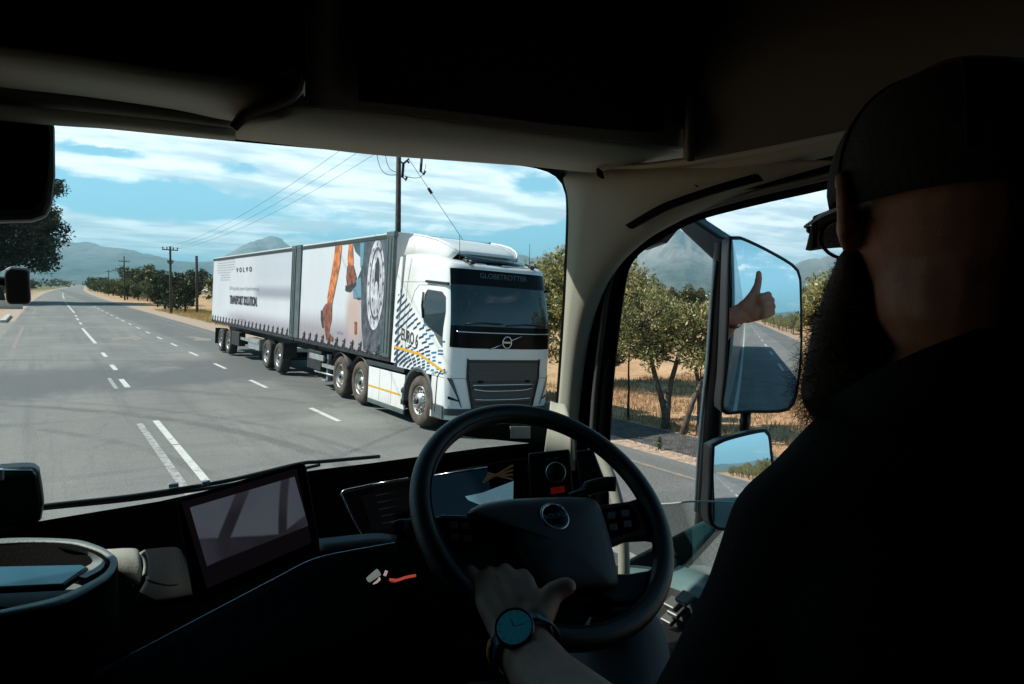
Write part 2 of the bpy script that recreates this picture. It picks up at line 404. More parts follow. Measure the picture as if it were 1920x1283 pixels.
# ------------------------------------------------------------------ vegetation
def leafmat(name, c1, c2, trans=.25):
    m = bpy.data.materials.new(name); m.use_nodes = True; nt = m.node_tree; nt.nodes.clear()
    g = nt.nodes.new('ShaderNodeNewGeometry'); t = nt.nodes.new('ShaderNodeTexCoord')
    n = nz(nt, t.outputs['Object'], 1.1, 3, .6); r = S(nt, g.outputs['Random Per Island'])
    c = mixc(nt, (n*.6+r*.5).sm(.3, .85), c1, c2)
    d = nt.nodes.new('ShaderNodeBsdfDiffuse'); tr = nt.nodes.new('ShaderNodeBsdfTranslucent'); gl = nt.nodes.new('ShaderNodeBsdfGlossy')
    gl.inputs['Roughness'].default_value = .45; gl.inputs['Color'].default_value = (.6, .6, .55, 1)
    nt.links.new(c, d.inputs[0]); nt.links.new(c, tr.inputs[0])
    mx = nt.nodes.new('ShaderNodeMixShader'); mx.inputs[0].default_value = trans; nt.links.new(d.outputs[0], mx.inputs[1]); nt.links.new(tr.outputs[0], mx.inputs[2])
    m2 = nt.nodes.new('ShaderNodeMixShader'); m2.inputs[0].default_value = .07; nt.links.new(mx.outputs[0], m2.inputs[1]); nt.links.new(gl.outputs[0], m2.inputs[2])
    o = nt.nodes.new('ShaderNodeOutputMaterial'); nt.links.new(m2.outputs[0], o.inputs[0]); return m
LO = leafmat('olive_leaves', (.085, .10, .03), (.50, .45, .19), .38)
LD = leafmat('dark_leaves', (.014, .027, .012), (.055, .072, .028), .2)
LM = leafmat('mid_leaves', (.03, .046, .016), (.17, .18, .06))
LY = leafmat('pale_leaves', (.12, .13, .05), (.42, .39, .2))
bark = mat('bark', (.10, .08, .065), .95, var=.4, vs=12, bump=1, bs=30)
darkbark = mat('dark_bark', (.035, .03, .026), .95, var=.4, vs=12, bump=1, bs=30)
def leaves(name, blobs, n, size, m, seed, aspect=.42):
    """n small leaves through the volume of the given (centre, radii) clumps"""
    R = np.random.RandomState(seed); C = np.array([b[0] for b in blobs]); Q = np.array([b[1] if hasattr(b[1], '__len__') else (b[1],)*3 for b in blobs])
    w = (Q.prod(1))**.7; idx = R.choice(len(blobs), n, p=w/w.sum())
    d = R.normal(size=(n, 3)); d /= np.linalg.norm(d, axis=1)[:, None]; r = R.uniform(.25, 1.0, n)**.55
    c = C[idx]+d*Q[idx]*r[:, None]*R.uniform(.8, 1.12, (n, 1))
    a = R.normal(size=(n, 3))*.8+d*.6+np.array([0, 0, .3]); a /= np.linalg.norm(a, axis=1)[:, None]
    e = np.cross(a, R.normal(size=(n, 3))); e /= np.linalg.norm(e, axis=1)[:, None]
    s = size*R.uniform(.6, 1.35, (n, 1)); A = a*s; E = e*s*aspect
    k = np.cross(a, e)*s*.18
    V = np.stack([c-A, c+E+k, c+A, c-E+k], 1).reshape(-1, 3)
    me = bpy.data.meshes.new(name); me.vertices.add(4*n); me.vertices.foreach_set('co', V.ravel())
    me.loops.add(4*n); me.loops.foreach_set('vertex_index', np.arange(4*n)); me.polygons.add(n)
    me.polygons.foreach_set('loop_start', np.arange(n)*4); me.polygons.foreach_set('loop_total', np.full(n, 4)); me.update(calc_edges=True)
    me.materials.append(m); return me
def trunkmesh(stems, nb, spread, h0, h1, r0, seed, lean=.1):
    """returns MB plus branch-end points"""
    R = random.Random(seed); b = MB(); ends = []
    for (sx, sy, tx, ty) in stems:
        P = []; N = 7
        for i in range(N+1):
            w = i/N; P.append(Vector((sx+(tx-sx)*w**1.3+R.uniform(-.05, .05)*h1*.15, sy+(ty-sy)*w**1.3+R.uniform(-.05, .05)*h1*.15, h1*w-(.1 if i == 0 else 0))))
        b.tube(P, [r0*(1.35-.9*(i/N)**.8)*(1.25 if i == 0 else 1) for i in range(N+1)], 8)
        for k in range(nb):
            w = R.uniform(h0/h1, 1.0); q = P[min(N, int(w*N))]; an = R.uniform(0, 6.283); L = spread*R.uniform(.5, 1.0)
            e = q+Vector((math.cos(an)*L, math.sin(an)*L, L*R.uniform(.25, 1.0)))
            mid = (q+e)/2+Vector((R.uniform(-1, 1), R.uniform(-1, 1), R.uniform(-.5, .5)))*L*.15
            b.tube([q, mid, e], [r0*.42, r0*.28, r0*.09], 6); ends.append(tuple(e))
    return b, ends
def make_tree(name, label, cat, stems, nb, spread, h0, h1, r0, blob, n, size, lm, bm_, seed, group=None, extra=()):
    root = empty(name, label=label, cat=cat, group=group)
    b, ends = trunkmesh(stems, nb, spread, h0, h1, r0, seed); b.build('trunk', bm_, root)
    R = random.Random(seed+1)
    bl = [(e, tuple(blob*R.uniform(.6, 1.25)*q for q in (1, 1, .75))) for e in ends]+list(extra)
    link('crown', leaves('crown', bl, n, size, lm, seed), root)
    return root
# trees in the side window, planted along the shoulder
t1 = make_tree('olive_tree', 'bushy olive green tree with bent grey trunk beside the shoulder, left of the mirror bracket', 'tree', [(0, 0, -.55, .60), (-.05, .05, .25, -.25)], 13, .75, 1.55, 2.5, .062, .40, 10500, .043, LO, bark, 5, extra=[((-.62, .55, 3.05), (.22, .22, .5)), ((-.95, .8, 2.5), (.45, .45, .45)), ((-.75, .75, 1.85), (.55, .55, .5)), ((-.15, .15, 1.95), (.6, .6, .42)), ((.3, -.2, 2.2), (.35, .35, .35)), ((-1.3, 1.15, 1.6), (.35, .35, .4))])
t1.location = (11.1, 10.1, 0)
t2 = make_tree('olive_tree', 'olive green tree with two crossing leaning stems just behind the mirror bracket', 'tree', [(-.25, .25, .45, -.55), (0, 0, -.1, .25), (.1, -.05, .9, -.9)], 9, .7, 1.4, 2.5, .05, .40, 7500, .043, LO, bark, 12, extra=[((.35, -.35, 2.3), (.5, .5, .7)), ((.6, -.6, 2.9), (.35, .35, .4))])
t2.location = (11.2, 9.3, 0)
t3 = make_tree('sapling', 'thin upright sapling stem at the left edge of the side window', 'tree', [(0, 0, .05, .1)], 7, .45, 1.35, 2.3, .024, .34, 4500, .06, LO, darkbark, 31)
t3.location = (11.15, 11.35, 0)
# bushy tree behind the parked truck's cab
t4 = make_tree('roadside_tree', 'tall olive tree seen just right of the oncoming cab', 'tree', [(0, 0, .3, .3)], 18, 1.5, 1.2, 3.0, .12, .85, 24000, .062, LO, bark, 7, extra=[((-.6, .4, 1.3), (.8, .8, .8)), ((.6, -.3, 1.5), (.8, .8, .8)), ((0, 0, 3.4), (.8, .8, .6))])
t4.scale = (1.15, 1.15, 1.12)
t4.location = (14.0, 16.3, 0)
t5 = make_tree('roadside_bush', 'round dense olive bush right of the big side mirror beyond dry grass', 'bush', [(0, 0, 0, .3), (.2, 0, .8, .3)], 16, .9, .3, 1.5, .06, .6, 12000, .07, LM, bark, 17)
t5.location = (19.5, 9.2, 0)
# shared kinds for hedges, orchard rows and background
def kinds(nm, lm, bmx, h, r, n, size, seeds, st=((0, 0, .1, .1),)):
    out = []
    for s_ in seeds:
        b, ends = trunkmesh(st, 14, r*.75, h*.35, h*.8, h*.028, s_); R = random.Random(s_)
        bl = [(e, tuple(r*.42*R.uniform(.6, 1.3)*q for q in (1, 1, .8))) for e in ends]+[((R.uniform(-.4, .4)*r, R.uniform(-.4, .4)*r, h*R.uniform(.22 if nm in ('mid', 'dark') else .45, .8)), (r*R.uniform(.35, .6), r*R.uniform(.35, .6), h*.16)) for _ in range(9)]
        b.nofix = True
        me = bpy.data.meshes.new('trunk'); me.from_pydata(b.v, [], b.f); me.materials.append(bmx)
        out.append((me, leaves('crown', bl, n, size, lm, s_)))
    return out
def plant(name, kind, loc, sc, rz, label, cat, group):
    root = empty(name, loc, (0, 0, rz), label, cat, group); root.scale = (sc[0], sc[0], sc[1])
    link('trunk', kind[0], root); link('crown', kind[1], root); return root
R = random.Random(4)
KO = kinds('olive', LO, bark, 3.2, 1.5, 4200, .1, (1, 2, 3)); KD = kinds('dark', LD, darkbark, 3.6, 1.9, 3500, .16, (4, 5)); KM = kinds('mid', LM, darkbark, 3.2, 1.8, 3200, .15, (6, 7, 8))
KY = kinds('pale', LY, bark, 3.0, 1.3, 3800, .085, (9, 10, 11), ((0, 0, .4, .2),))
# left-hand view: bushes along the right edge of the road, from the trailer's tail away
near = [(395, 12.2, 50, 1.2, KO), (372, 12.5, 56, 1.15, KO), (352, 13.4, 62, 1.2, KM), (300, 13.0, 82, .95, KD), (282, 13.0, 88, 1.15, KD), (268, 12.6, 94, 1.1, KD), (240, 13, 104, .95, KM)]
for i, (px, X, Y, s_, K) in enumerate(near):
    plant('roadside_bush', K[i % len(K)], (X, Y, 0), (s_, s_), R.uniform(0, 6), ['olive bush nearest the tail of the white trailer', 'second olive bush behind the trailer tail', 'leafy bush just right of the double-armed pole', 'black looking bush left of the double-armed pole', 'dark rounded bush beside the black bush near the pole', 'dark bush at the right end of the tree shadow', 'mid green bush by the braced pole'][i], 'bush', 'bushes along the right road edge')
Y = 112
while Y < 620:
    X = 13+dx(Y)+R.uniform(-.3, 3.5); s_ = R.uniform(.8, 1.25)+Y*.0006
    plant('roadside_bush', R.choice(KM+KM+KD), (X, Y, 0), (s_, s_), R.uniform(0, 6), 'dark green bush in the long row along the far right road edge', 'bush', 'row of bushes along the far road edge')
    Y += R.uniform(2.6, 4.6)+Y*.012
for k in range(14):
    Y = 95+k*16; plant('roadside_bush', R.choice(KM), (-7-R.uniform(0, 4)+dx(Y) if Y > 130 else -9, Y+50, 0), (1.3, 1.2), R.uniform(0, 6), 'dark green bush in the row along the far left road edge', 'bush', 'bushes along the far left road edge')
plant('field_tree', KM[0], (20, 190, 0), (2.6, 2.3), 1, 'round spreading tree standing above the far right hedge', 'tree', None)
for k in range(12):
    plant('field_tree', R.choice(KD), (26+k*9+R.uniform(-2, 2), 215+R.uniform(-15, 25), 0), (1.7, 1.5+R.random()*.6), R.uniform(0, 6), 'dark field tree in the line beyond the poles', 'tree', 'dark trees in a line beyond the poles')
# trees right of mirror / beyond the grass, and the hedge behind seen in the mirrors
for k in range(11):
    a = rad(57.5+k*1.7); d = 34+R.uniform(-6, 14); s_ = R.uniform(.9, 1.25)
    plant('orchard_tree', R.choice(KM+KO), (d*math.sin(a), d*math.cos(a), 0), (s_, s_), R.uniform(0, 6), 'small olive tree in the orchard row beyond the dry grass, right of the big mirror', 'tree', 'orchard row beyond the dry grass')
for k in range(9):
    a = rad(40+k*2.3); d = 95+R.uniform(-10, 60); s_ = R.uniform(1, 1.4)
    plant('orchard_tree', R.choice(KM+KD), (d*math.sin(a), d*math.cos(a), 0), (s_, s_), R.uniform(0, 6), 'distant dark tree seen through the side window behind the near olive trees', 'tree', 'distant trees behind the near olives')
for row, X0, sp in ((0, 10.9, 3.2), (1, 14.5, 4.6)):
    Y = 3.0-row*3
    while Y > -150:
        s_ = R.uniform(.8, 1.25)
        if Y < -2 or row: plant('hedge_tree', R.choice(KY), (X0+R.uniform(-.6, .8), Y, 0), (s_, s_*R.uniform(.9, 1.1)), R.uniform(0, 6), 'pale olive tree of the roadside row reflected in the side mirrors', 'tree', 'pale olive trees in the mirror')
        Y -= sp+R.uniform(0, 1.2)+abs(Y)*.02
ORD = ['first', 'second', 'third', 'fourth', 'fifth', 'sixth', 'seventh', 'eighth', 'ninth', 'tenth', 'eleventh', 'twelfth', 'thirteenth', 'fourteenth', 'fifteenth', 'sixteenth']
for gname, base_ in (('orchard row beyond the dry grass', 'small olive tree, %s from the left in the row beyond the dry grass'), ('dark trees in a line beyond the poles', 'dark field tree beyond the poles, %s from the left'), ('distant trees behind the near olives', 'distant dark tree through the side window, %s from the left'), ('bushes along the far left road edge', 'dark bush along the far left road edge, %s from the near end')):
    L_ = [q for q in SC.objects if q.get('group') == gname]
    L_.sort(key=lambda q: q.location.y if 'left road' in gname else math.atan2(q.location.x, q.location.y))
    for i, q in enumerate(L_): q['label'] = base_ % ORD[min(i, 15)]
# far wood
bl = []
for k in range(520):
    a = rad(R.uniform(-25, 75)); d = R.uniform(420, 1500)
    if 3 < math.degrees(a) < 13 and d < 950: continue
    if d*math.sin(a)-dx(d*math.cos(a)) < 16 and d*math.sin(a)-dx(d*math.cos(a)) > -10: continue
    h = R.uniform(3, 8); bl.append(((d*math.sin(a), d*math.cos(a), h*.5), (R.uniform(6, 22), R.uniform(6, 22), h*.7)))
o = link('distant_woodland', leaves('distant_woodland', bl, 52000, 1.1, LD, 77, .6)); tag(o, 'far off belt of dark trees along the horizon below the mountains', 'woodland', kind='stuff')
bl = []
for k in range(260):
    a = rad(R.uniform(100, 330)); d = R.uniform(180, 700); h = R.uniform(3, 7)
    if abs(d*math.sin(a)-3) < 12: continue
    bl.append(((d*math.sin(a), d*math.cos(a), h*.5), (R.uniform(4, 14), R.uniform(4, 14), h*.7)))
o = link('distant_scrub', leaves('distant_scrub', bl, 14000, 1.2, LM, 78, .6)); tag(o, 'distant scrub behind the cab reflected in the mirrors', 'scrub', kind='stuff')
# big dark tree whose shadow crosses the road
R2 = random.Random(8)
ex = []
for k in range(90):
    a = R2.uniform(0, 6.283); r = R2.uniform(0, 8.6); h = R2.uniform(4.2, 19.5)
    w = math.sqrt(max(.05, 1-((h-12)/8.5)**2)); ex.append(((math.cos(a)*r*w, math.sin(a)*r*w, h), tuple(R2.uniform(1.3, 2.7)*q for q in (1, 1, .8))))
bt = make_tree('gum_tree', 'huge dark gum tree hanging over the left side of the road', 'tree', [(0, 0, 1, 0), (.4, 0, -2, 1)], 16, 6, 4.5, 13, .45, 1.6, 60000, .25, LD, darkbark, 8, extra=ex)
bt.location = (-5.6, 127, 0); bt.scale = (1.1, 1.1, 1.14)
bt_shade = copy_tree(bt); bt_shade.location = (-15, 124, 0); bt_shade.rotation_euler.z = 2; bt_shade['label'] = 'second dark gum tree left of the overhanging one, unseen, added for its road shadow'  # unseen second tree added to deepen the shadow across the road
# dry grass
def grass(name, n, xr, yr, hgt, col1, col2, label, seed, dens=None):
    RR = np.random.RandomState(seed); X = RR.uniform(*xr, n); Y = RR.uniform(*yr, n)
    cl_ = np.array([mnoise.noise(Vector((a*.9, b*.9, 1))) + .6*mnoise.noise(Vector((a*4, b*4, 4))) for a, b in zip(X, Y)])
    k = cl_ > RR.uniform(-.6, .75, n); X, Y = X[k], Y[k]; n = len(X)
    h = hgt*RR.uniform(.35, 1.3, n); an = RR.uniform(0, 6.283, n); ln = RR.uniform(0, .6, n)*h
    w = .006+.01*RR.rand(n)
    p = np.stack([X, Y, np.full(n, -.03)], 1); s = np.stack([np.cos(an), np.sin(an), 0*an], 1); l2 = RR.uniform(0, 6.283, n)
    q = np.stack([np.cos(l2)*ln, np.sin(l2)*ln, h], 1)
    V = np.stack([p-s*w[:, None], p+s*w[:, None], p+q], 1).reshape(-1, 3)
    me = bpy.data.meshes.new(name); me.vertices.add(3*n); me.vertices.foreach_set('co', V.ravel()); me.loops.add(3*n); me.loops.foreach_set('vertex_index', np.arange(3*n))
    me.polygons.add(n); me.polygons.foreach_set('loop_start', np.arange(n)*3); me.polygons.foreach_set('loop_total', np.full(n, 3)); me.update(calc_edges=True)
    me.materials.append(leafmat(name+'_m', col1, col2, .3)); o = link(name, me); tag(o, label, 'grass', kind='stuff'); return o
grass('dry_grass', 90000, (10.9, 26), (2, 17), .13, (.28, .17, .09), (.60, .43, .25), 'dry tan grass on the verge beyond the shoulder', 3)
grass('dry_weeds', 9000, (9.3, 11.0), (5, 14), .06, (.28, .20, .13), (.45, .35, .22), 'short dry weeds along the gravel shoulder', 5)
grass('verge_grass', 30000, (10.8, 16), (30, 90), .35, (.25, .18, .06), (.55, .40, .14), 'yellow grass under the bushes behind the trailer', 6)
wm = leafmat('weed_green', (.05, .08, .03), (.12, .16, .06))
w_ = link('green_weed', leaves('green_weed', [((0, 0, .12), (.04, .04, .13))], 60, .035, wm, 3)); w_.location = (9.42, 8.75, 0); tag(w_, 'small green weed at the road edge below the trees', 'weed')
# ------------------------------------------------------------------ poles
wood = mat('pole_wood', (.06, .05, .045), .9, var=.4, vs=6); wire_m = mat('wire_metal', (.03, .03, .035), .5, .4)
def pole(loc, h, arms, label, double=False):
    r = empty('utility_pole', loc, label=label, cat='utility pole')
    MB().tube([(0, 0, -.3), (0, 0, h*.5), (0, 0, h)], [.15, .13, .10], 10).build('pole', wood, r)
    for (z_, w, ang) in arms:
        b = MB(); c, s_ = math.cos(ang), math.sin(ang)
        b.box((0, 0, z_), (w, .09, .11), Matrix.Rotation(ang, 3, 'Z')); b.build('crossarm', wood, r, bev=.01)
        ib = MB()
        for q in (-.47, -.2, .2, .47): ib.lathe([(.0, 0), (.05, .02), (.05, .08), (.08, .1), (.05, .14), (.08, .17), (.04, .22), (0, .23)], (c*w*q, s_*w*q, z_+.06), (0, 0, 1), 8)
        ib.build('insulator', wire_m, r)
    return r
NPX = at(747, 360, X=13.2); NP = (NPX.x, NPX.y, 0)
p0 = pole(NP, 10.3, [(10.0, 2.2, .2), (9.2, 1.2, .9)], 'tall dark utility pole rising behind the front of the trailer')
fb = MB()
q = NPX.z
for (ox, oz) in ((.35, -.9), (1.25, -.55)):
    fb.tube([(ox-.12, 0, 9.05+oz+.35), (ox+.05, 0, 9.05+oz+.5), (ox+.16, 0, 9.05+oz+.42)], .05, 6)
    fb.tube([(ox-.12, 0, 9.05+oz+.35), (ox-.16, 0, 9.05+oz-.25), (ox, 0, 9.05+oz-.35), (ox+.06, 0, 9.05+oz-.2)], .06, 6)
fb.tube([(0, 0, 9.0), (.9, 0, 9.15), (1.4, 0, 9.0)], .035, 6); fb.tube([(0, 0, 9.25), (.8, 0, 9.3)], .07, 6)
fb.tube([(0, 0, 8.6), (.25, .0, 8.5), (.5, 0, 8.75)], .04, 6)
for (a_, b2, dep) in (((-.7, 0, 9.6), (0, 0, 8.1), 1.1), ((-1.1, 0, 9.5), (0, 0, 8.0), 1.4), ((1.35, 0, 8.6), (.1, 0, 8.0), .7)):
    A, Bv = Vector(a_), Vector(b2); fb.tube([A.lerp(Bv, i/10)+Vector(((A.x-Bv.x)*.25*math.sin(math.pi*i/10), 0, -dep*.45*math.sin(math.pi*i/10))) for i in range(11)], .014, 4)
fb.build('fuse_switch', wire_m, p0)
def pz(px, py, Z, Xw): return at(px, py, X=Xw)
p1_ = pole((11.05, 78.4, 0), 6.9, [(6.55, 1.6, .3), (5.2, .5, 0)], 'pole with insulator arms between two bushes, near the trailer')
MB().tube([(2.7, 1.2, 0), (2.7, 1.2, 6.1)], .14, 8).build('second_pole', wood, p1_); MB().tube([(0, 0, 3.3), (2.7, 1.2, 3.2)], .05, 6).build('tie_bar', wood, p1_)
p2_ = pole((12.9, 147, 0), 8.2, [(7.2, 1.9, .3), (5.8, 1.3, .3)], 'smaller pole propped by a slanting brace')
MB().tube([(0, 0, 5.2), (6.0, 1.0, .1)], .15, 8).build('brace', wood, p2_)
p3_ = pole((14.8+dx(260), 255, 0), 7.6, [(7.0, 1.8, .3)], 'farthest small pole beyond the braced pole')
def wire(a_, b2, sag, label, r=.008, parent=None):
    A, Bv = Vector(a_), Vector(b2); b = MB(); b.tube([A.lerp(Bv, i/24)-Vector((0, 0, sag*4*(i/24)*(1-i/24))) for i in range(25)], r, 5)
    return tag(b.build('overhead_wire', wire_m), label, 'wire', 'overhead wires')
for k, (o1, lab) in enumerate(((-.8, 'left thin overhead wire running to the tall pole'), (0, 'middle thin overhead wire running to the tall pole'), (.8, 'right thin overhead wire running to the tall pole'))):
    wire((11.05+o1*.8, 78.4, 6.7), (NP[0]+o1*1.1, NP[1], 10.2), .9, lab, .009)
wire((NP[0], NP[1], 9.15), (-6.5, 15.5, 10.6), .35, 'near wire slanting down from the windscreen top to the tall pole', .011)
wire((NP[0], NP[1], 9.6), (-3.5, 14.5, 10.9), .35, 'upper near wire just below the windscreen edge', .010)
s1 = Vector((NP[0]+.45, NP[1]-.1, 8.7)); s2 = at(862, 441, Y=NP[1]-.4); s3 = s1+(s2-s1)*2.6
st = tag(MB().tube([s1, s3], .012, 5).build('stay_wire', wire_m), 'slanting stay wire right of the tall pole', 'wire')
MB().tube([s1.lerp(s2, .37), s1.lerp(s2, .44)], .07, 8).build('strain_insulator', wire_m, st)
# culvert wall, kerb blocks and road sign on the left verge
cm = mat('concrete', (.5, .47, .42), .9, var=.15, vs=4)
cw = MB(); cw.box((-4.3, 92, .45), (5.2, .3, .9)); tag(cw.build('culvert_wall', cm, bev=.03), 'low pale concrete culvert wall at the left road edge', 'wall')
kb = MB(); kb.box((-2.3, 66, .08), (.35, 11, .2)); kb.box((-3.1, 45, .05), (.3, 14, .14)); tag(kb.build('kerb', cm, bev=.02), 'white kerb stones at the left road edge', 'kerb')
sg = empty('road_sign', (-1.6, 112, 0), label='small pale road sign on a post at the left road bend', cat='sign')
MB().tube([(0, 0, 0), (0, 0, 2.2)], .05, 6).build('post', cm, sg); MB().lathe([(0, .02), (.45, .02), (.45, -.02), (0, -.02)], (0, -.06, 2.3), (0, 1, 0), 20).build('sign_face', mat('sign_back', (.5, .52, .52), .5), sg)
# ================================================================== ONCOMING TRUCK
LEAN = rad(2.5)
white = mat('truck_white', (.80, .80, .79), .32, coat=.5, var=.04, vs=1.5)
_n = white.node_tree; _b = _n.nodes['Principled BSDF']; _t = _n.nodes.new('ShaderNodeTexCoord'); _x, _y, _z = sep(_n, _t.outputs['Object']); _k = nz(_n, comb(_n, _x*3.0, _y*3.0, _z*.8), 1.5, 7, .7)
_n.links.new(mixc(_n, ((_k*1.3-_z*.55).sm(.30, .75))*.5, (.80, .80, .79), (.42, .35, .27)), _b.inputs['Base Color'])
blk = mat('black_plastic', (.012, .013, .015), .45)
blkgl = mat('black_gloss', (.003, .004, .006), .16, spec=.12)
glassd = mat('truck_glass', (.006, .012, .015), .03, spec=.8)
chrome = mat('chrome', (.62, .64, .66), .22, 1.0)
alu = mat('wheel_alloy', (.50, .48, .45), .35, .85, var=.25, vs=9)
dusty = mat('dusty_rim', (.28, .22, .165), .7, .3, var=.4, vs=8)
tyre_m = mat('tyre_rubber', (.055, .05, .045), .85, var=.35, vs=7, bump=.5, bs=40)
steel = mat('chassis_black', (.016, .016, .018), .6, var=.5, vs=5)
greym = mat('grey_metal', (.10, .125, .13), .5, .2, var=.15, vs=3)
dgrey = mat('dark_grey_metal', (.035, .045, .048), .5, .2)
silv = mat('galvanised', (.42, .44, .44), .45, .6, var=.2, vs=8)
orange = mat('print_orange', (.52, .165, .045), .6, var=.45, vs=5); brown = mat('print_brown', (.20, .06, .035), .6, var=.5, vs=6)
navy = mat('livery_navy', (.006, .04, .11), .4); cyan = mat('livery_blue', (.01, .17, .34), .4); yel = mat('reflex_yellow', (.72, .38, .02), .4)
teal = mat('print_teal', (.035, .085, .11), .5, var=.3, vs=3); pgrey = mat('print_grey', (.075, .08, .10), .5, var=.45, vs=4); plight = mat('print_silver', (.50, .50, .56), .4, var=.35, vs=5)
pdark = mat('print_dark', (.03, .033, .04), .6, var=.5, vs=6); pblue = mat('print_blue', (.13, .25, .33), .6); ink = mat('print_ink', (.03, .03, .035), .6); inkl = mat('print_ink_pale', (.25, .26, .28), .6)

def root_at(name, y, label, cat):
    r = empty(name, (7.62, 11.3+y, 0), (0, LEAN, 0), label, cat); r['_y'] = y; return r
TR = root_at('semi_truck', 0, 'white tractor unit with blue dashes on its side, facing us in the other lane', 'truck')
def wq(z):
    return 1.26 if z < 2.1 else 1.26-.07*((z-2.1)/1.2)
def yf(z):
    if z < 1.7: return .06+.02*(1.7-z)*(z > 1.2)
    if z < 2.1: return .06+.02*(z-1.7)
    return .068+.26*((z-2.1)/1.2)**1.25
def cabp(s, z, off=0.0, dc=.40, p=3.6):
    w = wq(z); a = min(1, abs(s)); y = yf(z)+dc*(1-(1-a**p)**(1/p)); x = s*w
    P = Vector((x, y, z))
    if off:
        e = 1e-3; a2 = min(1, abs(s)+e) if abs(s) < .995 else abs(s)-e; y2 = yf(z)+dc*(1-(1-a2**p)**(1/p))
        T = Vector(((a2-abs(s))*w, y2-y, 0))*(1 if a2 > abs(s) else -1); T.normalize(); N = Vector((T.y, -T.x, 0)); 
        P += Vector((N.x*(1 if s >= 0 else -1), N.y, 0))*off
    return P
SS = [math.sin(math.pi/2*t) for t in [-1+2*i/44 for i in range(45)]]
SS = [max(-1, min(1, math.copysign(abs(q), q))) for q in SS]
def ring(z, back=2.5):
    f = [cabp(s, z) for s in SS]; w = wq(z)
    return f+[Vector((w, y, z)) for y in (.9, 1.5, back-.08)]+[Vector((w-.06, back, z)), Vector((-w+.06, back, z))]+[Vector((-w, y, z)) for y in (back-.08, 1.5, .9)]
b = MB()
rows = [ring(z) for z in (1.13, 1.2, 1.4, 1.7, 1.9, 2.1, 2.4, 2.7, 3.0, 3.2, 3.29)]
# roof: crowns upward to the rear
def roofrow(k, zf, zb, inset, yb=2.5):
    o = []
    for P in ring(3.29):
        t = max(0, min(1, (P.y-.3)/(yb-.3))); z = zf+(zb-zf)*t**.8
        o.append(Vector((P.x*(1-inset/1.2), P.y+max(0, (inset*1.1)*(1-t)), z)))
    return o
rows += [roofrow(0, 3.33, 3.60, .02), roofrow(1, 3.37, 3.66, .07), roofrow(2, 3.40, 3.69, .16), roofrow(3, 3.45, 3.72, .5), roofrow(4, 3.5, 3.74, .95)]
b.loft(rows, 0, True, True)
n = len(rows[0]); o = len(b.v)-n; b.f.append(tuple(range(o, o+n))); b.m.append(0); b.s.append(True)
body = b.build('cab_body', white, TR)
# front lower corner panels and bumper, ahead of the wheel arch
b = MB()
def ring2(z, back): 
    f = [cabp(s, max(z, .6)) for s in SS]; out = []
    for P in f: out.append(Vector((P.x*(1 if z > .45 else .975), min(P.y, back) + (.05 if z < .45 else 0), z)))
    return out+[Vector((wq(z), back, z)), Vector((-wq(z), back, z))]
b.loft([ring2(z, .80) for z in (.30, .36, .45, .7, .95, 1.12)], 0, True, True); b.build('bumper', white, TR)
b = MB()
b.loft([[cabp(s, z, .012) for s in SS[3:-3]] for z in (.40, .46, .53)], 0, True); b.build('lower_grille', dgrey, TR)
for sd in (-1, 1):
    b = MB(); b.box((sd*1.255, .53, .44), (.02, .44, .27)); b.build('step_panel', greym, TR, bev=.008)
# black front panel and windscreen
SF = [s for s in SS if abs(s) < .975]
b = MB(); b.loft([[cabp(s, z+(.02*(abs(s)**6) if z < 1.8 else 0), .006) for s in SF] for z in (1.72, 1.9, 2.05, 2.16)], 0, True)
b.loft([[cabp(s, z, .006) for s in SF] for z in (2.96, 3.1, 3.22, 3.275)], 0, True); fp = b.build('front_panel', blkgl, TR)
SG = [s for s in SS if abs(s) < .968]
b = MB(); b.loft([[cabp(s, z, .003) for s in SG] for z in (2.16, 2.4, 2.6, 2.8, 2.96)], 0, True); wsn = b.build('windscreen', glassd, TR)
# cabin seen through the screen: pale far window
b = MB(); b.add([cabp(.55, 2.27, .006), cabp(.86, 2.27, .006), cabp(.86, 2.74, .006), cabp(.60, 2.80, .006)], [(0, 1, 2, 3)])
b.build('far_window', mat('seen_foliage', (.035, .06, .03), .12, var=.9, vs=9, spec=.5), wsn)
for (x0, x1) in ((-.75, -.1), (.0, .75)):
    MB().tube([cabp(x0, 2.20, .05), cabp((x0+x1)/2, 2.235, .055), cabp(x1, 2.22, .05)], .013, 6).build('wiper', blk, wsn)
b = MB(); b.tube([cabp(s, 2.035+.012*abs(s)**4, .012) for s in SS if abs(s) < .88], .014, 6); b.build('chrome_strip', chrome, TR)
V, F = textmesh('GLOBETROTTER', .15, .002, sx=1.05)
b = MB(); 
b.add([cabp(v.x/1.22, 3.16+v.y, .009) for v in V], F); b.build('roof_lettering', mat('letter_dark', (.075, .085, .095), .35, .2), fp)
# emblem: ring with arrow bar across
b = MB(); cc_ = cabp(0, 1.855, .03)
b.tube([cc_+Vector((.105*math.cos(t*math.pi/16), 0, .115*math.sin(t*math.pi/16))) for t in range(32)], .014, 6, closed=True)
for s0, s1 in ((-.40, -.11), (.11, .36)):
    a_, c2 = cabp(s0/1.26, 1.855+s0*.37, .02), cabp(s1/1.26, 1.855+s1*.37, .02)
    b.tube([a_, c2], .013, 6)
V, F = textmesh('VOLVO', .05, .003); b.add([cc_+Vector((v.x, -.004-v.z, v.y)) for v in V], F)
b.box(cc_+Vector((0, .01, 0)), (.2, .004, .035), None, 0)
b.build('emblem', chrome, TR)
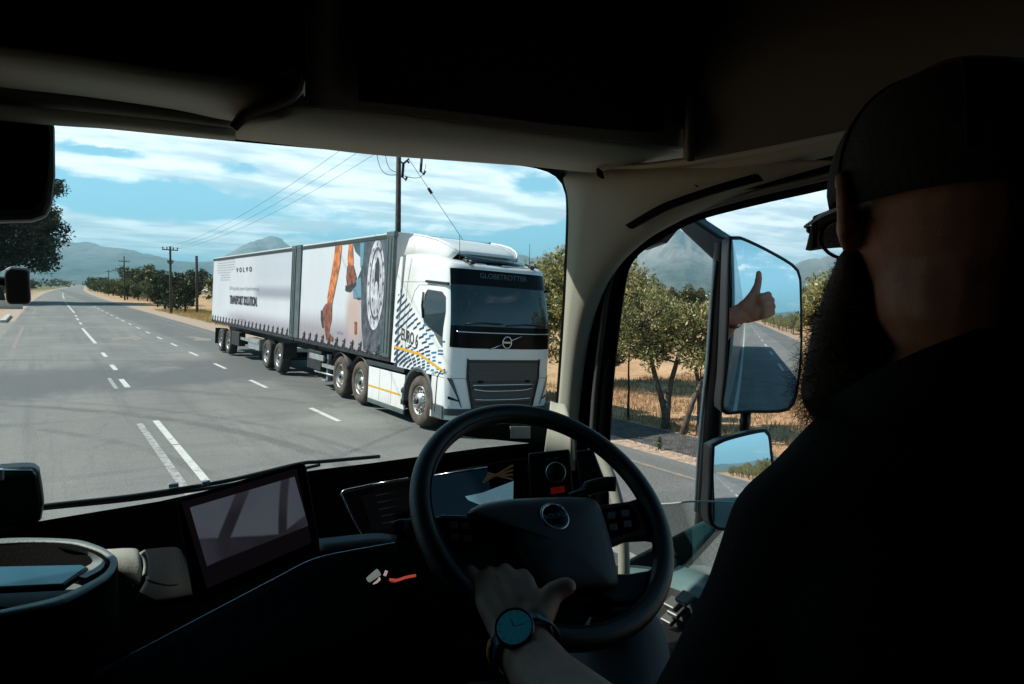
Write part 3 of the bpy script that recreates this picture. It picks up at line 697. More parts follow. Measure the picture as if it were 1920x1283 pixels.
# grille
gmm = mat('grille_mesh', (.02, .022, .024), .4); nt = gmm.node_tree; B = nt.nodes['Principled BSDF']; t = nt.nodes.new('ShaderNodeTexCoord'); X, Y, Z = sep(nt, t.outputs['Object'])
hx = ((X*55.0+Z*62.0).op('SINE').op('ABSOLUTE')).op('MINIMUM', (X*55.0-Z*62.0).op('SINE').op('ABSOLUTE'))
nt.links.new(mixc(nt, 1.0-hx.sm(.15, .42), (.004, .005, .006), (.13, .15, .16)), B.inputs['Base Color'])
def gx_(z): return .84-.13*max(0, (1.12-z)/.55)
def gpanel(z0, z1, m, name, off, grow=0.0, par=None, nz_=4):
    b = MB(); b.loft([[cabp((-1+2*i/16)*(gx_(z)+grow)/1.26, z, off) for i in range(17)] for z in [z0+(z1-z0)*k/nz_ for k in range(nz_+1)]], 0, True)
    return b.build(name, m, par or TR)
gr = gpanel(.50, 1.50, blk, 'grille', .008, .035)
gpanel(1.07, 1.44, gmm, 'grille_mesh', .014, -.01, gr); gpanel(.55, 1.05, gmm, 'grille_mesh', .012, -.03, gr)
for (z, c, r) in ((1.0, .0, .016), (.875, .05, .016), (.70, .02, .016)):
    b = MB(); b.tube([cabp((-1+2*i/20)*(gx_(z)-.07)/1.26, z+c*(abs(-1+2*i/20)**4), .025) for i in range(21)], r, 6); b.build('grille_bar', chrome, gr)
for z in (.94, .63):
    b = MB(); b.loft([[cabp((-1+2*i/16)*(gx_(z)-.06)/1.26, z+d, .018) for i in range(17)] for d in (-.035, .03)], 0, True); b.build('grille_slot', blk, gr)
for sd in (-1, 1):
    b = MB(); b.tube([cabp(sd*(gx_(z)+.03)/1.26, z, .02) for z in (1.52, 1.3, 1.12, .9, .7, .52)], .014, 6); b.build('grille_frame', blk, gr)
    b = MB(); b.box(cabp(sd*.45, 1.065, .02), (.11, .02, .05)); b.build('sensor', blkgl, gr)
# headlights
for sd in (-1, 1):
    b = MB(); Z = [1.27, 1.15, .95, .75, .58]; lo = [.995, .99, .985, .978, .97]; hi = [.965, .90, .84, .78, .735]
    b.loft([[cabp(sd*(lo[k]+(hi[k]-lo[k])*i/6), Z[k], .006) for i in range(7)] for k in range(5)], 0, True)
    hl = b.build('headlight', mat('headlight_housing', (.62, .66, .68), .15, coat=.6), TR)
    b = MB(); b.loft([[cabp(sd*(hi[k]+.012), Z[k]-.02, .012), cabp(sd*(hi[k]+.085-.015*k), Z[k]-.02, .012)] for k in range(1, 5)], 0, True); b.build('light_strip', mat('lens_dark', (.06, .07, .08), .1), hl)
    b = MB(); b.loft([[cabp(sd*(.95-.17*i/5), .72-.05*i/5, .014), cabp(sd*(.95-.17*i/5), .78-.09*i/5, .014)] for i in range(6)], 0, True); b.build('lamp', blkgl, hl)
    b = MB(); b.tube([Vector((sd*1.262, .60, .42)), Vector((sd*1.262, .56, 1.12)), Vector((sd*1.262, .44, 1.24)), Vector((sd*1.25, .30, 1.29))], .012, 6); b.build('panel_gap', blk, TR)
# side glazing
def side(poly, x, m, name, par, sd=-1, th=.012, mi=None):
    b = MB(); b.prism([(sd*x(z) if callable(x) else sd*x, y, z) for y, z in poly], (sd*th, 0, 0)); return b.build(name, m, par)
for sd in (-1, 1):
    wn = side([(1.30, 2.79), (1.33, 2.30), (1.28, 2.20), (.95, 2.06), (.44, 1.90), (.40, 2.40), (.46, 2.70), (.62, 2.80), (1.22, 2.84)], lambda z: wq(z)-.004, glassd, 'side_window', TR, sd)
    side([(1.28, 2.21), (.95, 2.07), (.44, 1.93), (.42, 1.70), (.55, 1.78), (.80, 1.98), (1.25, 2.14)], lambda z: wq(z)-.006, greym, 'window_sill', TR, sd)
    b = MB(); b.tube([(sd*1.255, 1.36, 2.78), (sd*1.26, 1.38, 2.5), (sd*1.265, 1.30, 2.25)], .022, 6); b.build('mirror_arm', blk, TR)
    b = MB(); b.box((sd*1.235, .82, 2.98), (.06, .95, .055), Matrix.Rotation(rad(3), 3, 'X')); b.build('camera_arm', blk, TR, bev=.015)
    # door seams
    b = MB(); b.tube([(sd*(wq(z)+.001), y, z) for y, z in ((2.05, 1.2), (2.05, 2.1), (1.98, 2.45), (1.82, 2.80), (1.65, 2.93), (.9, 2.93))], .006, 4); b.tube([(sd*(wq(z)+.001), y, z) for y, z in ((2.5, 3.0), (1.2, 2.99))], .005, 4); b.tube([(sd*(wq(min(z, 3.2))+.001), y, z) for y, z in ((2.2, 2.1), (2.2, 3.0), (2.1, 3.5))], .005, 4)
    b.build('door_seam', greym, TR)
    # side extender behind the cab
    b = MB(); b.prism([(sd*1.24, 2.52, 1.2), (sd*1.24, 2.76, 1.2), (sd*1.22, 2.72, 3.0), (sd*1.19, 2.62, 3.55), (sd*1.19, 2.52, 3.55)], (sd*.02, 0, 0)); b.build('side_fairing', white, TR)
# livery: dashes, stripe, words
b = MB(); RL = random.Random(2)
def LX(z): return -(wq(z)+.002)
def quad(y, z, L, H, sl, mi, sk=.5):
    c, s_ = math.cos(sl), math.sin(sl); P = []
    for (a_, h_) in ((-L/2, -H/2), (L/2, -H/2), (L/2+H*sk, H/2), (-L/2+H*sk, H/2)):
        yy, zz_ = y-(a_*c-h_*s_), z+(a_*s_+h_*c); P.append((LX(zz_)-.002, yy, zz_))
    b.add(P, [(0, 1, 2, 3)], mi)
def upper(y): return 2.92-.60*(2.6-y)/1.0 if y > 1.6 else (2.32-.40*(1.6-y)/1.1)
zr = 1.14
row = 0
while zr < 2.8:
    dn = max(0, min(1, (1.75-zr)/.5)); st = .30-.11*dn; y = 2.55-(row % 2)*st*.5
    while y > .34:
        zz_ = zr+.10*(2.5-y)*(-.35) + RL.uniform(-.01, .01); f = (2.55-y)/2.3; sl = rad(34*(1-f)**1.3+2)
        if zz_ < upper(y)-.04 and zz_ > 1.15+max(0, .0) and not (1.35 < y < 2.32 and 1.62 < zz_ < 2.0):
            L = (.19 if zz_ > 1.55 else .15)*(1-.2*f)+(.05 if f > .5 and zz_ > 1.5 else 0); H = .056*(1-.45*f)
            if not (f > .75 and RL.random() < .25): quad(y, zz_, L, H, sl, 1 if f+RL.uniform(-.15, .15) > .62 else 0)
        y -= st
    zr += .086-.02*dn; row += 1
for (y0, z0), (y1, z1) in (((2.62, 1.555), (1.40, 1.50)), ((1.40, 1.50), (.30, 1.24))):
    b.add([(LX(z0)-.004, y0, z0-.028), (LX(z1)-.004, y1, z1-.028), (LX(z1)-.004, y1, z1+.028), (LX(z0)-.004, y0, z0+.028)], [(0, 1, 2, 3)], 2)
V, F = textmesh('EURO 6', .36, .001, sx=.68, bold=.006)
b.add([(LX(1.8)-.006-v.z, 1.88-v.x*.98, 1.80+v.y-v.x*.13) for v in V], F, 3)
quad(1.80, 1.63, .3, .012, rad(-8), 3); quad(1.65, 1.60, .12, .01, rad(-8), 3)
for k in range(3): quad(.78-k*.07, 1.16+k*.01, .12, .012, rad(40), 4)
b.build('side_livery', [navy, cyan, yel, ink, greym], TR)
# roof deflector and forehead
b = MB(); prof = [(.92, 3.62, .80), (1.0, 3.70, .86), (1.16, 3.79, .92), (1.45, 3.89, .98), (1.9, 3.98, 1.04), (2.42, 4.05, 1.08)]
rows = []
for y, z, w in prof:
    zb = 3.38+.12*(y-.6); rows.append([Vector((-w-.10, y+.10, zb)), Vector((-w-.03, y+.02, z-.10)), Vector((-w+.05, y, z-.02))]+[Vector((x, y, z)) for x in (-w*.6, 0, w*.6)]+[Vector((w-.05, y, z-.02)), Vector((w+.03, y+.02, z-.10)), Vector((w+.10, y+.10, zb))])
b.loft(rows, 0, True); b.add([tuple(p) for p in rows[-1]], [tuple(range(9))]); rd_ = b.build('roof_deflector', white, TR, solid=-.02)
for sd in (-1, 1):
    b = MB(); b.tube([Vector((sd*(w-.07), y-.005, z+.004)) for y, z, w in prof], .022, 6); b.build('deflector_edge', white, rd_)
b = MB(); b.loft([[(x, .44+.05*abs(x), 3.445+.02*(1-abs(x)/.6)) for x in (-.62, 0, .62)], [(x, .68, 3.53) for x in (-.68, 0, .68)], [(x, .96, 3.62) for x in (-.76, 0, .76)]], 0, True); b.build('sunroof_panel', glassd, TR, solid=-.01)
for sd in (-1, 1):
    b = MB(); b.tube([(sd*.80, .55, 3.46), (sd*.78, .38, 3.42)], .035, 8); b.tube([(sd*.78, .38, 3.42), (sd*.70, .30, 3.41)], .045, 8); b.build('marker_lamp', blk, TR)
    b = MB(); b.tube([(sd*.86, .62, 3.46), (sd*.87, .66, 3.95)], .006, 5); b.build('antenna', blk, TR)
b = MB(); b.box((-.66, .34, 3.39), (.5, .03, .025)); b.box((.35, .335, 3.40), (.75, .03, .02)); b.build('roof_light_bar', chrome, TR, bev=.008)
# wheels
tyre_d = mat('tyre_dusty', (.085, .067, .052), .9, var=.35, vs=5, bump=.5, bs=40)
def wheel(par, x, y, r, m_rim, front=False, sd=-1, tm=None):
    b = MB(); w = .30; o = (x, y, r)
    b.lathe([(r*.60, .02), (r*.66, -.01), (r*.80, -.015), (r*.93, 0), (r*.985, .03), (r, .06), (r, w-.05), (r*.97, w-.01), (r*.6, w)], o, (-sd, 0, 0), 40)
    for k in range(44):
        a_ = 2*math.pi*k/44
        b.box(Vector(o)+Vector((-sd*.15, math.cos(a_)*r*1.0, math.sin(a_)*r*1.0)), (.2, .018, .02), Matrix.Rotation(a_, 3, 'X'))
    wh = b.build('wheel', tm or tyre_m, par)
    b = MB(); R0 = r*.605
    if front: pr = [(R0, .03), (R0*.93, .0), (R0*.90, .035), (R0*.84, .06), (R0*.70, .035), (R0*.50, .02), (R0*.46, -.03), (R0*.30, -.045), (0, -.05)]
    else: pr = [(R0, .02), (R0*.93, .0), (R0*.90, .05), (R0*.86, .16), (R0*.70, .19), (R0*.48, .19), (R0*.44, .06), (R0*.33, .03), (0, .03)]
    b.lathe(pr, o, (-sd, 0, 0), 36)
    for k in range(10):
        a_ = 2*math.pi*k/10; rr = R0*(.62 if front else .58)
        c = Vector(o)+Vector((-sd*(.02 if front else .18), math.cos(a_)*rr, math.sin(a_)*rr)); b.lathe([(.018, 0), (.018, .05), (0, .055)], c, (sd, 0, 0), 6)
        c2 = Vector(o)+Vector((-sd*(.03 if front else .16), math.cos(a_+.31)*R0*.78, math.sin(a_+.31)*R0*.78)); b.lathe([(.03, 0), (.03, .012), (0, .012)], c2, (sd, 0, 0), 10, 1)
    b.lathe([(R0*.2, 0), (R0*.2, .03), (0, .032)], Vector(o)+Vector((-sd*(-.045 if front else .035), 0, 0)), (sd, 0, 0), 14, 1)
    b.build('rim', [m_rim, blk], wh)
for sd in (-1, 1):
    wheel(TR, sd*1.235, 1.35, .525, alu, True, sd=sd, tm=tyre_d)
    wheel(TR, sd*1.22, 4.62, .52, alu, sd=sd, tm=tyre_d); wheel(TR, sd*1.22, 5.98, .52, alu, sd=sd, tm=tyre_d)
    # arch
    b = MB(); P = []
    for k in range(15):
        a_ = rad(-8+196*k/14); P.append((math.cos(a_), math.sin(a_)))
    b.loft([[(sd*1.28, 1.37-c*.61, .53+s_*.62) for c, s_ in P], [(sd*1.285, 1.37-c*.67, .53+s_*.69) for c, s_ in P], [(sd*1.24, 1.37-c*.69, .53+s_*.71) for c, s_ in P]], 0, True)
    b.loft([[(sd*1.28, 1.37-c*.61, .53+s_*.62) for c, s_ in P], [(sd*.9, 1.37-c*.61, .53+s_*.62) for c, s_ in P]], 0, True); b.build('wheel_arch', mat('arch_grey', (.05, .058, .062), .6), TR)
    b = MB()
    for k in range(2): b.loft([[(sd*1.235, (4.62, 5.98)[k]-math.cos(rad(a_))*.60, .54+math.sin(rad(a_))*.60) for a_ in range(20, 161, 14)], [(sd*.9, (4.62, 5.98)[k]-math.cos(rad(a_))*.60, .54+math.sin(rad(a_))*.60) for a_ in range(20, 161, 14)]], 0, True)
    b.build('mudguard', steel, TR, solid=.01)
    # skirt
    b = MB(); b.box((sd*1.2, 3.07, .60), (.05, 1.98, .76)); sk = b.build('side_skirt', white, TR, bev=.012)
    b = MB(); b.box((sd*1.205, 3.07, .17), (.05, 1.98, .10)); b.build('skirt_edge', greym, sk, bev=.01)
    b = MB(); b.add([(sd*1.228, y, z) for y, z in ((2.25, .50), (4.05, .50), (4.05, .545), (2.25, .545))], [(0, 1, 2, 3)]); b.build('skirt_stripe', yel, sk)
    for yy in (2.75, 3.4): b = MB(); b.box((sd*1.2262, yy, .62), (.003, .008, .72)); b.build('skirt_gap', greym, sk)
    b = MB(); b.box((sd*1.1, 3.1, 1.08), (.34, 2.1, .10)); b.build('catwalk', dgrey, TR, bev=.01)
    b = MB(); b.box((sd*1.22, 2.06, .55), (.1, .12, .34)); b.box((sd*1.24, 2.06, .64), (.09, .17, .1)); b.box((sd*1.24, 2.06, .40), (.09, .15, .12)); b.build('fuel_cap', steel, TR, bev=.02)
b = MB(); b.box((0, 3.6, .80), (.9, 6.4, .3)); b.box((0, 1.35, .52), (2.0, .16, .16)); b.box((0, 5.98, .52), (2.0, .2, .2)); b.box((0, 4.62, .52), (2.0, .2, .2)); b.box((0, .9, .9), (2.1, 1.2, .5)); b.box((0, 2.9, .55), (2.2, 1.7, .6)); b.build('chassis', steel, TR)

# ---------------------------------------------------------------- trailers
def curtain_mat(name, stops):
    m = mat(name, (.66, .67, .71), .42, coat=.15); nt = m.node_tree; B = nt.nodes['Principled BSDF']; t = nt.nodes.new('ShaderNodeTexCoord'); X, Y, Z = sep(nt, t.outputs['Object'])
    c = (.66, .67, .71); n = nz(nt, comb(nt, X, Y*.9, Z*.25), 1.3, 4, .5)
    c = mixc(nt, n.sm(.3, .7)*.5, c, (.58, .60, .66))
    for (y0, y1, z0, z1, sy, sz, cc2, k) in stops:
        f = Y.sm(y0-sy, y0+sy)*(1.0-Y.sm(y1-sy, y1+sy))*Z.sm(z0-sz, z0+sz)*(1.0-Z.sm(z1-sz, z1+sz))*k
        c = mixc(nt, f, c, cc2)
    nt.links.new(c, B.inputs['Base Color'])
    w = nz(nt, comb(nt, X, Y*1.6, Z*.3), 1.0, 3, .5); bp = nt.nodes.new('ShaderNodeBump'); bp.inputs['Strength'].default_value = .5; bp.inputs['Distance'].default_value = .06
    nt.links.new(w.k, bp.inputs['Height']); nt.links.new(bp.outputs[0], B.inputs['Normal'])
    return m
roofm = mat('trailer_roof', (.55, .58, .58), .6)
def trailer(name, y0, y1, label, cm, axles, posts, seed):
    r = root_at(name, y0, label, 'trailer'); L = y1-y0
    MB().box((0, L/2, 2.68), (2.46, L-.04, 2.76)).build('body', mat('trailer_inner', (.5, .5, .52), .7), r)
    MB().box((0, L/2, 4.085), (2.50, L, .05)).build('roof', roofm, r, bev=.01)
    cur = []
    for sd in (-1, 1):
        MB().box((sd*1.245, L/2, 4.02), (.06, L, .10)).build('top_rail', dgrey, r, bev=.01)
        MB().box((sd*1.235, L/2, 1.235), (.07, L, .09)).build('side_rail', steel, r, bev=.01)
        b = MB(); N = 60; b.loft([[(sd*(1.255+.006*math.sin(k*1.7)*(1-j/3)), .38+(L-.42-posts)*k/N, 1.30+(3.97-1.30)*j/3) for k in range(N+1)] for j in range(4)], 0, True)
        cur.append(b.build('curtain', cm, r))
        sm_ = bpy.data.meshes.get('strap_'+str(sd))
        if sm_ is None:
            b = MB(); b.prism([(sd*1.266, -.05, 1.22), (sd*1.266, .03, 1.22), (sd*1.268, .07, 1.38), (sd*1.268, .0, 1.54), (sd*1.268, -.04, 1.54), (sd*1.268, -.01, 1.40)], (sd*.006, 0, 0))
            b.box((sd*1.272, .13, 1.33), (.012, .05, .17), Matrix.Rotation(rad(40), 3, 'X')); b.box((sd*1.272, .04, 1.46), (.014, .16, .05)); b.box((sd*1.272, -.12, 1.30), (.012, .10, .04))
            q_ = b.build('strap', [ink], r); q_.data.name = 'strap_'+str(sd); sm_ = q_.data; q_.location.y = .62
        else:
            q_ = link('strap', sm_, r); q_.location.y = .62
        y = .62+.545
        while y < L-posts-.2:
            q2 = q_.copy(); COL.objects.link(q2); q2.parent = r; q2.location.y = y; y += .545
        b = MB(); b.box((sd*1.25, .20, 2.68), (.09, .38, 2.80)); b.box((sd*1.25, .20, 4.06), (.11, .42, .13)); b.build('corner_post', greym, r, bev=.02)
        b = MB(); b.box((sd*1.297, .12, 2.68), (.01, .05, 2.6)); b.box((sd*1.297, .29, 2.68), (.01, .04, 2.6)); b.build('post_rib', dgrey, r)
        if posts > .2: b = MB(); b.box((sd*1.25, L-posts/2, 2.68), (.09, posts, 2.80)); b.box((sd*1.25, L-posts/2, 4.06), (.11, posts, .13)); b.build('corner_post', greym, r, bev=.02)
    MB().box((0, L/2, 1.02), (1.0, L-.3, .32)).build('chassis', steel, r)
    for ya in axles:
        for sd in (-1, 1): wheel(r, sd*1.24, ya-y0, .50, alu, sd=sd)
        MB().tube([(-1.0, ya-y0, .5), (1.0, ya-y0, .5)], .08, 8).build('axle', steel, r)
    return r, cur
FT, cf = trailer('curtain_trailer', 2.82, 9.88, 'front curtain trailer printed with orange legs and a big wheel, coupled behind the white tractor', curtain_mat('print_front', [(0, 8, 0.5, 1.95, .5, .35, (.30, .26, .30), .9), (4.6-2.82, 5.6-2.82, 1.8, 2.6, .3, .3, (.42, .25, .2), .7), (6.5, 8, 2.5, 2.9, .5, .15, (.50, .51, .56), .5), (1.9, 2.6, 1.5, 2.9, .2, .3, (.55, .38, .34), .6)]), [], .44, 1)
RT, cr = trailer('curtain_trailer', 9.96, 22.35, 'rear curtain trailer with dark lettering on white, last in the oncoming rig', curtain_mat('print_rear', [(-1, 4.8, 2.45, 2.85, .5, .16, (.26, .27, .33), .85), (-1, 5.0, 2.9, 4.5, 1.5, .4, (.50, .53, .60), .75), (-1, 9.0, .5, 1.75, 2.0, .25, (.30, .27, .32), .85)]), [18.95, 20.4], 0, 2)
# the front trailer carries its own tandem under the second one's nose
for ya in (11.6, 13.05):
    for sd in (-1, 1): wheel(FT, sd*1.24, ya-2.82, .50, alu, sd=sd)
    MB().tube([(-1.0, ya-2.82, .5), (1.0, ya-2.82, .5)], .08, 8).build('axle', steel, FT)
MB().box((0, 9.0, .95), (.9, 4.2, .24)).build('rear_frame', steel, FT)
for sd in (-1, 1):
    b = MB(); b.box((sd*1.0, 4.6, .60), (.1, .12, .75)); b.box((sd*1.0, 4.75, .22), (.2, .35, .04)); b.box((sd*1.15, 5.2, .85), (.06, 1.2, .16)); b.build('landing_leg', silv, FT, bev=.01)
    b = MB(); b.box((sd*1.12, 4.6, .66), (.05, 1.9, .10)); b.tube([(sd*1.12, 3.8, .45), (sd*1.12, 5.4, .42)], .025, 6); b.build('side_guard', silv, FT)
    b = MB(); b.box((sd*1.0, 5.4, .75), (.35, 1.2, .55)); b.build('pallet_box', steel, FT, bev=.02)
    b = MB(); b.box((sd*1.05, 5.0, .72), (.3, 1.6, .4)); b.box((sd*1.2, 5.6, .80), (.05, 2.6, .1)); b.build('side_guard', silv if sd < 0 else steel, RT)
    b = MB(); b.box((sd*1.15, 7.6, .75), (.25, 1.3, .55)); b.build('pallet_box', steel, RT, bev=.02)
    for k_, r_ in ((10.95, FT), (18.3, RT)):
        MB().box((sd*1.05, k_-(2.82 if r_ is FT else 9.96), .78), (.45, .03, .5)).build('mudflap', steel, r_)
    MB().box((sd*1.08, 11.5, .62), (.35, .03, .7)).build('mudflap', steel, RT)
# printed pictures on the visible curtains (flat ink just proud of the sheet)
b = MB(); X0 = -1.268
def pp(poly, mi, dxo=0.0):
    b.add([(X0-dxo, y-Y0, z) for y, z in poly], [tuple(range(len(poly)))], mi)
def ellp(cy, cz, ry, rz_, n=40, a0=0, a1=360): return [(cy-ry*math.cos(rad(a0+(a1-a0)*k/n)), cz+rz_*math.sin(rad(a0+(a1-a0)*k/n))) for k in range(n if a1-a0 >= 360 else n+1)]
Y0 = 2.82
pp([(5.34, 3.96), (4.55, 3.96), (4.52, 3.2), (4.25, 2.60), (4.9, 2.55), (4.95, 3.05), (4.72, 3.3), (4.80, 3.6), (5.15, 3.75)], 2)
pp([(5.28, 2.98), (4.72, 3.11), (4.62, 2.62), (5.14, 2.58)], 6, .001)
pp([(4.85, 3.95), (4.60, 3.95), (4.62, 3.4), (4.78, 3.35)], 6, .001)
pp([(4.56, 3.96), (4.56, 2.2), (4.35, 1.34), (3.24, 1.34), (3.24, 3.96)], 2, .0005)
pp([(q[0], min(3.96, max(1.34, q[1]))) for q in ellp(3.90, 2.72, .72, 1.66)], 3, .001)
pp([(max(3.22, q[0]), min(3.96, q[1])) for q in ellp(3.80, 2.92, .50, 1.06)], 4, .002)
pp([(max(3.22, q[0]), min(3.96, q[1])) for q in ellp(3.76, 2.95, .38, .86)], 3, .003)
pp([(max(3.22, q[0]), min(3.96, q[1])) for q in ellp(3.74, 2.95, .34, .78)], 4, .004)
pp(ellp(3.72, 3.05, .14, .52), 5, .005); pp(ellp(3.74, 2.75, .10, .26), 4, .006)
for k in range(12): pp(ellp(3.77+.42*math.cos(k*.5236), min(3.9, 2.95+.92*math.sin(k*.5236)), .022, .05, 10), 5, .006)
for k in range(8): pp(ellp(3.72+.23*math.cos(k*.785+.3), 2.85+.60*math.sin(k*.785+.3), .03, .06, 10), 5, .006)
pp([(6.60, 3.96), (6.12, 3.96), (6.18, 3.5), (6.38, 3.0), (6.60, 2.55), (6.70, 2.28), (7.02, 2.24), (7.04, 2.6), (6.88, 3.05), (6.70, 3.56)], 0)
pp([(7.12, 2.40), (6.66, 2.44), (6.64, 2.0), (6.80, 1.62), (6.45, 1.50), (6.48, 1.40), (6.98, 1.40), (7.17, 1.73), (7.50, 2.02), (7.52, 2.12), (7.30, 2.30)], 1, .001)
pp([(7.52, 2.2), (7.36, 2.2), (7.20, 1.75), (7.35, 1.72), (7.5, 1.95)], 5, .0015)
for (ya, za, yb, zb) in ((6.5, 3.6, 6.35, 3.3), (6.75, 3.1, 6.5, 2.85), (6.9, 2.7, 6.7, 2.55)): pp([(ya, za), (yb, zb), (yb, zb-.05), (ya, za-.05)], 1, .001)
pp([(5.62, 3.96), (5.36, 3.96), (5.26, 3.5), (5.28, 3.35), (5.62, 3.35), (5.66, 3.6)], 0, .001)
pp([(5.66, 3.40), (5.24, 3.42), (5.0, 3.10), (5.04, 2.92), (5.3, 2.88), (5.60, 2.84), (5.70, 3.1)], 1, .002)
pp([(5.72, 2.90), (5.35, 2.92), (5.0, 3.0), (4.98, 2.90), (5.4, 2.74), (5.72, 2.76)], 5, .003)
pp([(5.0, 2.0), (4.85, 2.0), (4.82, 1.7), (4.97, 1.68)], 1); 
V, F = textmesh('BUILT ON', .09, .0, bold=.002); b.add([(X0-.001, 6.0-2.82-v.x, 1.66+v.y) for v in V], F, 7)
b.build('curtain_print', [orange, brown, teal, pgrey, plight, pdark, pblue, inkl], cf[0])
b = MB(); Y0 = 9.96
def tx(s_, yc, zc, h, mi, sx=1.0, bold=0):
    V, F = textmesh(s_, h, .0, bold=bold, sx=sx); b.add([(X0-.001-v.z, yc-Y0-v.x, zc+v.y) for v in V], F, mi)
tx('V  O  L  V  O', 16.6, 3.48, .25, 0, 1.75, .008)
tx('Driving sales, power & performance', 16.6, 2.76, .22, 1, 1.45)
tx('TRANSPORT SOLUTION.', 16.6, 2.27, .46, 0, .86, .018)
tx('www.transport.solutions', 16.6, 1.56, .09, 1, 1.2)
for i in range(13):
    for j in range(9):
        y, z = 21.5-i*.26-(j % 2)*.1, 3.92-j*.105-.0*i
        if (i-2)+(8-j)*.8 < 0 or (y < 19 and j > 4) or (j > 5 and i < 3): continue
        b.add([(X0-.001, y-Y0-d, z+e) for d, e in ((0, 0), (.13, .02), (.15, .05), (.02, .03))], [(0, 1, 2, 3)], 1)
b.build('curtain_print', [ink, inkl], cr[0])
# guard so that the rear trailer's rear doors read
b = MB(); b.box((0, 12.41, 2.68), (2.5, .06, 2.8)); b.build('rear_door', greym, RT, bev=.01)
# ================================================================== OWN CAB
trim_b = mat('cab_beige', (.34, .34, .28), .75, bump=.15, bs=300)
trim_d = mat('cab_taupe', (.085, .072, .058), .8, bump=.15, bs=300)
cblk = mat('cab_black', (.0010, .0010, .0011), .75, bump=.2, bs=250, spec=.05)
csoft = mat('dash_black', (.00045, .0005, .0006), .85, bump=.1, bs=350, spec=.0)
cgrey = mat('cab_dark_grey', (.009, .0095, .0105), .55, bump=.15, bs=300, spec=.3)
rubber = mat('seal_rubber', (.006, .006, .006), .5, spec=.4)
sealg = mat('seal_grey', (.06, .06, .06), .5)
frit = mat('frit_black', (.004, .004, .005), .4, spec=.2)
mirr = mat('mirror_silver', (.86, .90, .92), .012, 1.0)
extw = mat('cab_paint_teal', (.02, .07, .09), .3, coat=.6)
darkpl = mat('mirror_plastic', (.012, .014, .017), .42)
def glassmat(name, tint, fac, rough=0.0):
    m = bpy.data.materials.new(name); m.use_nodes = True; nt = m.node_tree; nt.nodes.clear()
    a = nt.nodes.new('ShaderNodeBsdfTransparent'); a.inputs[0].default_value = rgb(tint); g = nt.nodes.new('ShaderNodeBsdfGlossy'); g.inputs['Roughness'].default_value = rough
    f = nt.nodes.new('ShaderNodeFresnel'); f.inputs[0].default_value = 1.45
    k = S(nt, f.outputs[0])*fac
    mx = nt.nodes.new('ShaderNodeMixShader'); nt.links.new(k.k, mx.inputs[0]); nt.links.new(a.outputs[0], mx.inputs[1]); nt.links.new(g.outputs[0], mx.inputs[2])
    o = nt.nodes.new('ShaderNodeOutputMaterial'); nt.links.new(mx.outputs[0], o.inputs[0]); return m
gclear = glassmat('windscreen_glass', (.93, .98, .98), .25); gtint = glassmat('door_glass', (.80, .88, .86), .5)

CAB = empty('truck_cab', (0, .3, .3), label='dark cab interior of the truck we sit in, with beige pillar, dash and door', cat='truck cab')
def cb(b, name, m, **k): return b.build(name, m, k.pop('parent', CAB), world=(k.pop('w', True)), **k)
def wsY(x, z): return 1.62-.16*(z-2.2)-.18*max(0, (abs(x)-.55)/.6)**2
def onws(px, py, off=0.0):
    d = ray(px, py); lo, hi = .5, 4.0
    for _ in range(40):
        t = (lo+hi)/2; p = EYE+d*t
        if p.y-(wsY(p.x, p.z)-off) > 0: hi = t
        else: lo = t
    return EYE+d*lo
SX = 1.16
# windscreen opening (visible edge) ------------------------------------------------
# --- frit band and glass
top = [(-420, 205), (-200, 212), (0, 222), (107, 233), (200, 242), (300, 252), (500, 271), (700, 288), (850, 300), (940, 307), (1000, 315), (1032, 325), (1050, 340), (1060, 365), (1061, 420), (1055, 560), (1046, 700), (1040, 775), (1034, 850), (1020, 960)]
inner = res([onws(*p) for p in top], 90)
outer = []
cx_ = Vector((0, 0, 2.75))
for i, p in enumerate(inner):
    a_, c_ = inner[max(0, i-1)], inner[min(len(inner)-1, i+1)]; t_ = (c_-a_).normalized(); n_ = Vector((0, 1, 0)).cross(t_)
    if n_.dot(p-Vector((.2, p.y, 2.7))) < 0: n_ = -n_
    outer.append(p+n_*.055+Vector((0, .01, 0)))
b = MB(); b.loft([inner, outer], 0, True); cb(b, 'windscreen_border', frit)
b = MB(); b.loft([[Vector((x, wsY(x, z)+.012, z)) for x in [-1.12+2.24*i/24 for i in range(25)]] for z in [1.95+.13*k for k in range(12)]], 0, True); b.nofix = True; wg = cb(b, 'windscreen', gclear)
def plate(rows, m, name, n=24, solid=.012, parent=None, sm=True):
    b = MB(); b.loft([res(r, n) for r in rows], 0, sm); b.nofix = True; return cb(b, name, m, solid=solid, parent=parent or CAB)
def A(pts, **k): return [at(px, py, **k) for px, py in pts]
# --- header: left strips
h1 = A([(-500, 170), (-200, 190), (0, 213), (107, 223), (200, 229), (300, 239), (440, 252)], Y=1.33)
h2 = A([(-500, 150), (-200, 172), (0, 195), (107, 205), (200, 214), (300, 224), (440, 241)], Y=1.30)
h3 = A([(-500, 110), (-200, 132), (0, 158), (107, 170), (200, 181), (300, 195), (440, 216)], Y=1.31)
h2b = A([(-500, 150), (-200, 172), (0, 194), (107, 204), (200, 213), (300, 223), (440, 240)], Y=1.36)
plate([h1, h2], trim_b, 'header_strip')
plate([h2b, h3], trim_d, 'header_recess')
g1 = A([(-500, 140), (0, 141), (70, 146), (125, 157)], Y=1.20); g2 = A([(-500, 146), (0, 147), (60, 152), (115, 159)], Y=1.21); plate([g1, g2], trim_b, 'sun_blind_edge')
lb = A([(-500, 90), (-200, 118), (0, 148), (107, 160), (200, 172), (330, 192), (440, 215), (500, 207), (540, 192), (562, 170), (571, 140)], Y=1.27)
